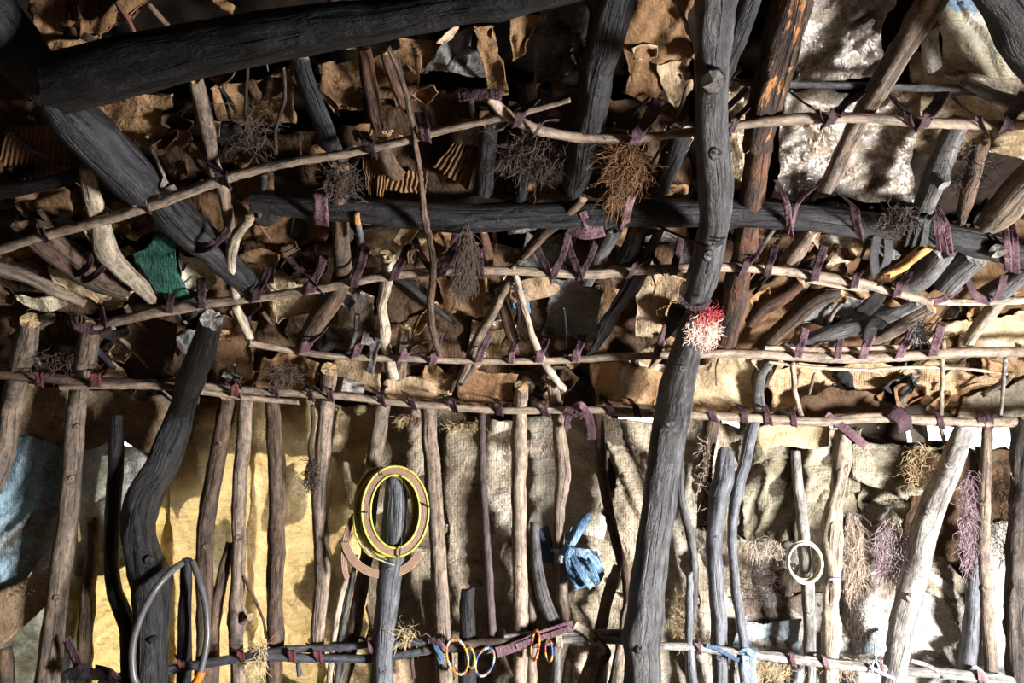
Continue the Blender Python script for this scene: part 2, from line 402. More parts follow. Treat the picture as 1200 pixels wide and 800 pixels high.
fabric('burlap_light', (.64, .57, .46), (.45, .385, .29), (.76, .70, .60), stain=(.34, .28, .20), st=(.57, .72), wv=.3, bump=.7)
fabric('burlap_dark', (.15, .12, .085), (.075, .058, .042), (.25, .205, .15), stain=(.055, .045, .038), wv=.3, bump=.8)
fabric('sacking_olive', (.38, .34, .245), (.23, .195, .13), (.54, .49, .37), stain=(.15, .12, .08), st=(.55, .70), bump=.7)
fabric('sacking_grey', (.50, .47, .44), (.30, .265, .235), (.68, .66, .64), stain=(.19, .145, .11), st=(.55, .67), wv=.15, bump=.7)
fabric('white_sack', (.68, .65, .60), (.46, .41, .34), (.80, .78, .75), stain=(.32, .25, .18), st=(.56, .72), wv=.12, bump=.7)
fabric('bluewhite', (.47, .55, .61), (.31, .34, .36), (.68, .72, .76), stain=(.30, .26, .22), wv=.15, bump=.8)
fabric('canvas', (.34, .245, .15), (.22, .15, .09), (.45, .35, .23), stain=(.16, .12, .085), wv=.1)
fabric('canvas_orange', (.55, .38, .22), (.40, .26, .14), (.68, .52, .34), wv=.15, pitch=.006)
fabric('goldsack', (.74, .60, .33), (.56, .40, .16), (.88, .80, .58), rough=.4, trans=.45, tcol=(1, .87, .62), stain=(.26, .14, .05), st=(.52, .64), spec=.6, bump=.8, wrk=9, wv=.15, fine=12)
fabric('yellowsheet', (.74, .66, .46), (.56, .44, .18), (.86, .82, .70), rough=.3, trans=.45, tcol=(1, .86, .55), stain=(.40, .28, .10), spec=.7, bump=.8, wrk=9, wv=.05)
fabric('silversheet', (.58, .58, .53), (.38, .37, .30), (.80, .82, .80), rough=.3, trans=.35, stain=(.42, .36, .15), spec=.7, bump=.5, wrk=7, wv=.05)
fabric('bluetarp', (.27, .40, .48), (.12, .17, .21), (.46, .60, .68), rough=.45, stain=(.17, .14, .11), st=(.53, .64), wv=.15, pitch=.005, wrk=7, bump=.5)
fabric('foil', (.46, .42, .37), (.27, .21, .15), (.68, .66, .62), rough=.2, spec=.8, bump=.5, wrk=8, wv=0, stain=(.24, .14, .07), st=(.52, .66), metal=.5)
fabric('clearplastic', (.42, .32, .19), (.22, .14, .07), (.70, .64, .52), rough=.18, spec=.9, bump=.5, wrk=8, wv=0, metal=.2)
fabric('creamplastic', (.48, .43, .30), (.34, .26, .15), (.62, .58, .49), rough=.35, spec=.6, bump=.5, wrk=5, wv=0, stain=(.16, .24, .32), st=(.56, .61))
fabric('darkplastic', (.07, .062, .055), (.035, .03, .027), (.14, .13, .12), rough=.35, spec=.5, wrk=10, wv=0)
fabric('greyplastic', (.16, .155, .15), (.09, .085, .08), (.26, .26, .26), rough=.4, spec=.5, wrk=10, wv=0, stain=(.12, .09, .06))
fabric('cardboard', (.22, .125, .062), (.14, .078, .038), (.30, .18, .095), wv=0, bump=.3, stain=(.11, .062, .032), fine=5, rnd=(.6, 1.25))
fabric('cardboard_light', (.42, .30, .185), (.32, .21, .12), (.52, .40, .27), wv=0, bump=.3, stain=(.26, .17, .10), fine=5, rnd=(.8, 1.15))
fabric('paper_sack', (.33, .20, .10), (.22, .125, .06), (.44, .29, .16), wv=0, bump=.45, wrk=6, stain=(.16, .09, .045), fine=5, trans=.06)
fabric('paper_cream', (.58, .46, .29), (.42, .31, .18), (.72, .62, .45), wv=0, bump=.35, wrk=5, stain=(.32, .21, .11), fine=5, trans=.08)
fabric('darkpaper', (.085, .050, .028), (.045, .028, .017), (.14, .085, .05), wv=0, bump=.45, wrk=6, fine=5, rnd=(.6, 1.4))
fabric('darkcloth', (.028, .025, .025), (.014, .012, .012), (.055, .05, .05), wv=.2, wrk=6, bump=.4)
fabric('greencloth', (.035, .13, .095), (.02, .085, .06), (.06, .19, .14), wv=.3, bump=.6)
fabric('purple', (.05, .026, .032), (.028, .014, .018), (.10, .058, .068), wv=0, bump=.5, fine=14, rough=.7)
fabric('mauve', (.115, .062, .075), (.065, .034, .042), (.20, .125, .145), wv=0, bump=.5, fine=14, rough=.75)
fabric('redrag', (.15, .045, .048), (.08, .024, .028), (.24, .10, .10), wv=0, bump=.5, fine=14)
fabric('blackrubber', (.035, .036, .038), (.02, .02, .021), (.07, .07, .072), wv=0, bump=.3, rough=.6)
fabric('creamrag', (.42, .34, .25), (.30, .23, .16), (.55, .47, .37), wv=.1, bump=.5)
fabric('denim', (.17, .30, .46), (.09, .17, .29), (.38, .54, .70), wv=.2, bump=.7, fine=14, wrk=8)
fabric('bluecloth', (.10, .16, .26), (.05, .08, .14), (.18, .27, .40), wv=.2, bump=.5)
fabric('lavender', (.36, .30, .46), (.24, .19, .33), (.48, .42, .58), wv=.1)
def plain(name, c, rough=.5, spec=.5, var=.25, sc=40, bump=.2):
    s = N(name); f = s.noise(s.co(), sc, 3); s.l(s.ramp(f, [(.3, tuple(x * (1 - var) for x in c)), (.7, tuple(min(1, x * (1 + var)) for x in c))]), s.b.inputs['Base Color'])
    s.b.inputs['Roughness'].default_value = rough; s.b.inputs['Specular IOR Level'].default_value = spec; s.bump(f, bump, .003)
plain('yellowcord', (.52, .50, .08)); plain('browncord', (.30, .19, .13), .8); plain('blackcord', (.02, .02, .02)); plain('greytube', (.075, .074, .073), .4)
plain('orangetape', (.62, .16, .02), .4); plain('creamcord', (.60, .56, .42), .7); plain('straw', (.42, .31, .17), .8); plain('darkroot', (.04, .026, .018), .9)
plain('pinkfuzz', (.72, .50, .42), .9); plain('redfuzz', (.36, .05, .055), .9); plain('paleroot', (.40, .32, .25), .9); plain('lilacroot', (.30, .22, .24), .9)
plain('bluecord', (.35, .55, .70), .6); plain('redbead', (.30, .03, .025), .3); plain('yellowbead', (.50, .30, .03), .3); plain('bluebead', (.05, .09, .25), .3); plain('whitebead', (.50, .50, .47), .3)
plain('mud', (.05, .038, .028), .95, .1, .5, 9, 1); plain('thatch', (.018, .013, .010), .95, .1, .6, 14, 1); plain('earth', (.16, .12, .085), .95, .1, .4, 6, 1)
plain('redroot', (.13, .062, .024), .9); plain('ash', (.45, .45, .46), .9, .1)
wood('purplewood', (.045, .028, .03), (.085, .058, .06), (.14, .10, .10), cut='cutwood', rough=.6)
wood('darkvine', (.02, .014, .010), (.04, .028, .02), (.07, .05, .035), cut='cutwood')
fabric('bluegreyrag', (.20, .24, .27), (.12, .14, .16), (.32, .37, .40), wv=.2, bump=.5)

fabric('burlap_pricked', (.24, .185, .12), (.13, .10, .065), (.36, .29, .20), stain=(.09, .07, .05), holes=True)
wood('smoke', (.009, .009, .010), (.024, .024, .027), (.056, .056, .062), bump=.8, patch=(.016, .016, .018), cut='greycut', rough=.5)
# ================================================================== the setting
def struct(name, V, Fc, m):
    o = link(name, [Vector(v) for v in V], Fc, m, smooth=False); o['kind'] = 'structure'; return o
def slab(x0, x1, y0, y1, z0, z1, V, Fc):
    b = len(V); V += [(x, y, z) for z in (z0, z1) for y in (y0, y1) for x in (x0, x1)]
    Fc += [tuple(b + i for i in f) for f in ((0, 2, 3, 1), (4, 5, 7, 6), (0, 1, 5, 4), (2, 6, 7, 3), (0, 4, 6, 2), (1, 3, 7, 5))]
XL, XR, YB, YF = -2.35, 2.25, W + .20, -1.1
def roofz(y, off): return (DR + off - NR.y * y) / NR.z
V = []; Fc = []; slab(XL - 6, XR + 6, YF - 6, YB + 8, -.1, 0, V, Fc); struct('floor', V, Fc, 'earth')
# the back wall of mud and brush: built up of slabs around the gaps the daylight comes through
def wx(px, py=640): return P(px, py, .2).x
def wz(py): return P(600, py, .2).z
HOLES = [(-60, 92, 560, 790), (100, 450, 500, 780), (508, 566, 520, 735), (24, 44, 452, 466), (112, 120, 452, 460), (142, 152, 450, 459), (214, 218, 436, 442), (356, 364, 444, 455), (724, 770, 485, 500), (845, 880, 487, 506),
         (970, 985, 494, 514), (1058, 1078, 494, 518), (1083, 1120, 494, 516), (1120, 1197, 496, 540)]
xs = sorted({XL, XR} | {wx(a, 640 if a < 600 and c_ > 490 else 480) for h_ in HOLES for a in h_[:2] for c_ in h_[2:3]})
zs = sorted({0, roofz(YB, .24)} | {wz(b) for h_ in HOLES for b in h_[2:]})
V = []; Fc = []
for a, b in zip(xs, xs[1:]):
    run = None
    for c_, d_ in zip(zs, zs[1:]):
        mx_, mz_ = (a + b) / 2, (c_ + d_) / 2
        op = any(wx(h_[0], 640 if h_[0] < 600 and h_[2] > 490 else 480) < mx_ < wx(h_[1], 640 if h_[0] < 600 and h_[2] > 490 else 480) and wz(h_[3]) < mz_ < wz(h_[2]) for h_ in HOLES)
        if op:
            if run is not None: slab(a, b, YB, YB + .08, run, c_, V, Fc); run = None
        elif run is None: run = c_
    if run is not None: slab(a, b, YB, YB + .08, run, zs[-1], V, Fc)
struct('wall_back', V, Fc, 'mud')
V = []; Fc = []; slab(XL - .1, XL, YF, YB, 0, 2.75, V, Fc); struct('wall_left', V, Fc, 'mud')
V = []; Fc = []; slab(XL, XR, YF - .1, YF, 0, 2.75, V, Fc); struct('wall_front', V, Fc, 'mud')
V = []; Fc = []; slab(XR, XR + .1, YF, .45, 0, 2.75, V, Fc); slab(XR, XR + .1, 1.05, YB, 0, 2.75, V, Fc); slab(XR, XR + .1, .45, 1.05, .72, 2.75, V, Fc)
struct('wall_right', V, Fc, 'mud')
# roof thatch: a lumpy sheet following the slope, then level
V = []; Fc = []; nx, ny = 90, 60
for j in range(ny + 1):
    for i in range(nx + 1):
        x = XL - .15 + (XR - XL + .3) * i / nx; y = YB + .15 + (YF - .1 - YB - .15) * j / ny
        z = roofz(max(y, .15), .24) + .05 * nz((x * 3, y * 3, 1)) + .03 * abs(nz((x * 9, y * 9, 4)))
        V.append((x, y, z))
Fc = [(j * (nx + 1) + i, j * (nx + 1) + i + 1, (j + 1) * (nx + 1) + i + 1, (j + 1) * (nx + 1) + i) for j in range(ny) for i in range(nx)]
c = struct('ceiling', V, Fc, 'thatch'); md = c.modifiers.new('thickness', 'SOLIDIFY'); md.thickness = .08

# ================================================================== wall coverings
WS = [
 ('sack_cloth', 'canvas', .10, [(8, 446), (45, 452), (84, 456)], [(-14, 545), (30, 540), (80, 536)], 'crumpled brown canvas flap below the roof edge at far left', dict(amp=.022, freq=6)),
 ('tarpaulin', 'bluetarp', .085, [(-20, 512), (40, 508), (76, 526)], [(-20, 740), (20, 690), (66, 640)], 'faded blue woven tarpaulin smeared with mud at far left', dict(ang=-.9, amp=.026, freq=5)),
 ('woven_sheet', 'white_sack', .10, [(46, 548), (80, 542)], [(30, 690), (72, 690)], 'narrow white woven strip beside the blue tarpaulin', dict(amp=.01)),
 ('cardboard', 'cardboard_light', .055, [(-15, 705), (20, 690), (67, 652)], [(-15, 772), (20, 740), (62, 705)], 'torn pale cardboard with a row of staple holes at lower left', dict(kind='flat', amp=.012, rag=2)),
 ('plastic_sheet', 'silversheet', .13, [(-20, 640), (50, 640), (108, 640)], [(-20, 830), (50, 830), (112, 830)], 'shiny translucent silver sheeting low on the left wall', dict(amp=.02, kind='foil', freq=4)),
 ('sack_cloth', 'canvas', .085, [(84, 458), (140, 460), (212, 462)], [(98, 528), (140, 505), (182, 545)], 'tan muddy canvas valance between two left posts', dict(amp=.014, freq=5)),
 ('plastic_sheet', 'silversheet', .12, [(92, 510), (135, 515), (182, 535)], [(88, 670), (120, 670), (150, 660)], 'crinkled silver wrapper behind the thin black stick', dict(amp=.02, kind='foil', freq=5)),
 ('gold_sack', 'yellowsheet', .135, [(92, 600), (150, 560), (200, 470)], [(92, 830), (150, 830), (205, 830)], 'yellow sheet glowing behind the forked charred post', dict(amp=.025, freq=5, fold=.012)),
 ('gold_sack', 'goldsack', .12, [(196, 466), (240, 462), (300, 464)], [(190, 830), (240, 830), (300, 830)], 'golden woven sack glowing right of the charred post', dict(ang=1.2, amp=.026, freq=5, fold=.018, foldf=7)),
 ('gold_sack', 'goldsack', .128, [(290, 462), (340, 464), (385, 466)], [(290, 830), (330, 830), (380, 830)], 'golden woven sack panel behind the cracked brown post', dict(ang=1.4, amp=.022, freq=5, fold=.02, foldf=9)),
 ('gold_sack', 'goldsack', .115, [(376, 466), (400, 472), (445, 474)], [(372, 830), (410, 830), (455, 830)], 'golden woven sack panel left of the coiled strap', dict(ang=1.0, amp=.03, freq=5, fold=.015)),
 ('gold_sack', 'goldsack', .07, [(392, 478), (415, 490), (441, 470)], [(386, 538), (410, 540), (432, 545)], 'small folded golden sack flap tucked under the roof edge', dict(amp=.02, freq=7)),
 ('burlap', 'burlap', .10, [(440, 472), (470, 476), (496, 478)], [(430, 600), (470, 600), (500, 560)], 'rough burlap flap hanging above the strap coil', dict(amp=.02, freq=7, rag=4)),
 ('burlap', 'burlap_pricked', .14, [(430, 480), (500, 480), (572, 482)], [(430, 830), (500, 830), (575, 830)], 'dark brown burlap pricked with light behind the tan post', dict(amp=.018, freq=5)),
 ('burlap', 'burlap', .115, [(478, 640), (500, 640), (512, 650)], [(462, 752), (490, 750), (516, 745)], 'grey dusty burlap patch right of the blue grey stump', dict(amp=.012)),
 ('cardboard', 'cardboard_light', .08, [(455, 768), (520, 762)], [(455, 830), (520, 830)], 'pale plank of card below the lower rail', dict(kind='flat', amp=.01)),
 ('burlap', 'burlap', .125, [(520, 505), (560, 500), (600, 498)], [(528, 830), (570, 830), (610, 830)], 'brown burlap panel around the thin purple stick', dict(amp=.02, fold=.012)),
 ('burlap', 'burlap_light', .10, [(568, 486), (595, 486), (612, 486)], [(572, 690), (590, 700), (612, 690)], 'light burlap strip with frayed top beside the pale upright', dict(amp=.018, rag=5)),
 ('burlap', 'burlap_light', .11, [(606, 486), (650, 484), (700, 488)], [(606, 640), (650, 640), (706, 650)], 'light burlap with a fringed hem above the blue rag', dict(amp=.02, fold=.014, foldf=8)),
 ('burlap', 'burlap', .12, [(580, 640), (640, 630), (742, 630)], [(580, 830), (640, 830), (742, 830)], 'wrinkled burlap below the blue rag', dict(ang=.5, amp=.025, freq=7)),
 ('burlap', 'burlap_dark', .13, [(690, 490), (730, 490), (770, 490)], [(690, 640), (730, 640), (770, 640)], 'dark burlap left of the thick centre post', dict(amp=.018)),
 ('burlap', 'burlap', .10, [(716, 488), (745, 487), (775, 487)], [(728, 700), (745, 705), (770, 700)], 'tan burlap fold hanging against the thick centre post', dict(amp=.03, fold=.01, freq=7, rag=4)),
 ('burlap', 'burlap_light', .12, [(770, 490), (800, 490), (838, 492)], [(740, 830), (790, 830), (838, 830)], 'pale burlap drape right of the thick centre post', dict(ang=1.3, amp=.03, fold=.02, foldf=9, freq=6, rag=4)),
 ('burlap', 'burlap', .13, [(828, 492), (850, 490), (880, 492)], [(800, 830), (850, 830), (890, 830)], 'burlap strip around the charcoal stub', dict(amp=.02, rag=4)),
 ('sacking', 'sacking_olive', .11, [(866, 492), (910, 495), (940, 500)], [(868, 650), (905, 655), (948, 640)], 'bunched olive sacking right of the charcoal stub', dict(ang=-.55, amp=.045, freq=6)),
 ('sacking', 'sacking_grey', .125, [(866, 630), (910, 640), (940, 640)], [(862, 835), (910, 835), (950, 835)], 'dusty grey sacking below the bunched olive cloth', dict(ang=.3, amp=.03, freq=6)),
 ('sacking', 'sacking_olive', .13, [(930, 500), (965, 505), (1010, 505)], [(930, 700), (965, 700), (1010, 690)], 'olive sacking behind the pale thin upright', dict(ang=-.5, amp=.035, freq=6)),
 ('paper_sheet', 'paper_cream', .055, [(888, 500), (925, 495), (974, 500)], [(890, 532), (925, 528), (972, 518)], 'cream brown paper strip folded under the right roof rail', dict(kind='paper', amp=.01)),
 ('sacking', 'sacking_olive', .10, [(1000, 520), (1040, 516), (1095, 524)], [(1000, 560), (1040, 570), (1085, 600)], 'rolled olive sacking edge left of the leaning pole', dict(ang=.1, amp=.03, freq=6)),
 ('sacking', 'sacking_olive', .09, [(1010, 545), (1045, 545), (1080, 550)], [(1010, 600), (1050, 610), (1078, 600)], 'curled frayed olive sack end beside the leaning pole', dict(amp=.045, freq=9, rag=6)),
 ('sacking', 'sacking_grey', .12, [(992, 590), (1035, 590), (1090, 590)], [(990, 720), (1035, 715), (1070, 720)], 'grey sacking with hanging rootlets left of the leaning pole', dict(ang=.2, amp=.03, freq=6)),
 ('white_sack', 'white_sack', .10, [(985, 665), (1020, 655), (1062, 670)], [(975, 835), (1010, 835), (1050, 835)], 'bright white sack behind the foot of the leaning pole', dict(ang=.45, amp=.03, freq=5)),
 ('white_sack', 'bluewhite', .085, [(972, 752), (1010, 750), (1040, 742)], [(972, 768), (1010, 768), (1036, 764)], 'faint blue printed strip on the white sack', dict(amp=.01)),
 ('white_sack', 'bluewhite', .105, [(862, 732), (900, 728), (938, 724)], [(862, 835), (900, 835), (938, 835)], 'pale blue tinted sack low beside the grey upright', dict(amp=.022)),
 ('darkcloth', 'darkpaper', .13, [(1070, 526), (1130, 530), (1200, 528)], [(1060, 650), (1130, 650), (1215, 650)], 'dark wrinkled hide behind the right rail', dict(amp=.03, kind='paper', freq=6)),
 ('sacking', 'sacking_grey', .12, [(1085, 560), (1105, 560), (1150, 570)], [(1080, 640), (1110, 640), (1150, 660)], 'grey stained sacking right of the leaning pole', dict(amp=.03)),
 ('white_sack', 'white_sack', .095, [(1080, 655), (1120, 690), (1145, 720)], [(1060, 760), (1100, 770), (1130, 780)], 'white sack bulging right of the leaning pole', dict(ang=.5, amp=.03, freq=5)),
 ('white_sack', 'white_sack', .115, [(1050, 740), (1100, 745), (1150, 750)], [(1040, 835), (1100, 835), (1150, 835)], 'white creased sack at the bottom right', dict(ang=-.3, amp=.03)),
 ('white_sack', 'white_sack', .12, [(1145, 610), (1165, 610), (1192, 615)], [(1140, 835), (1165, 835), (1195, 835)], 'white sack strip between the two right uprights', dict(amp=.025)),
 ('sacking', 'sacking_olive', .10, [(1080, 640), (1105, 650), (1130, 690)], [(1075, 690), (1100, 700), (1125, 730)], 'striped olive fold crossing right of the leaning pole', dict(amp=.03, freq=8)),
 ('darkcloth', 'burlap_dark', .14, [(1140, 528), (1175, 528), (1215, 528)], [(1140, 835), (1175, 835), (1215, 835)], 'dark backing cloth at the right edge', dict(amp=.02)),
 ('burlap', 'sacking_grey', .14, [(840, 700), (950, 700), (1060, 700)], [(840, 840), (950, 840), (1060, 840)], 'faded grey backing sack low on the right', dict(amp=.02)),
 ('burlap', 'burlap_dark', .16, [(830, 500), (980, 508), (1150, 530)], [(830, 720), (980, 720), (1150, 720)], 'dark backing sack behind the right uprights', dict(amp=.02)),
]
for nm, m, off, T, B, lab, kw in WS:
    kw['amp'] = kw.get('amp', .012) * 1.05; kw['freq'] = kw.get('freq', 7) * 1.35; sheet(nm, m, off, T, B, lab, **kw)
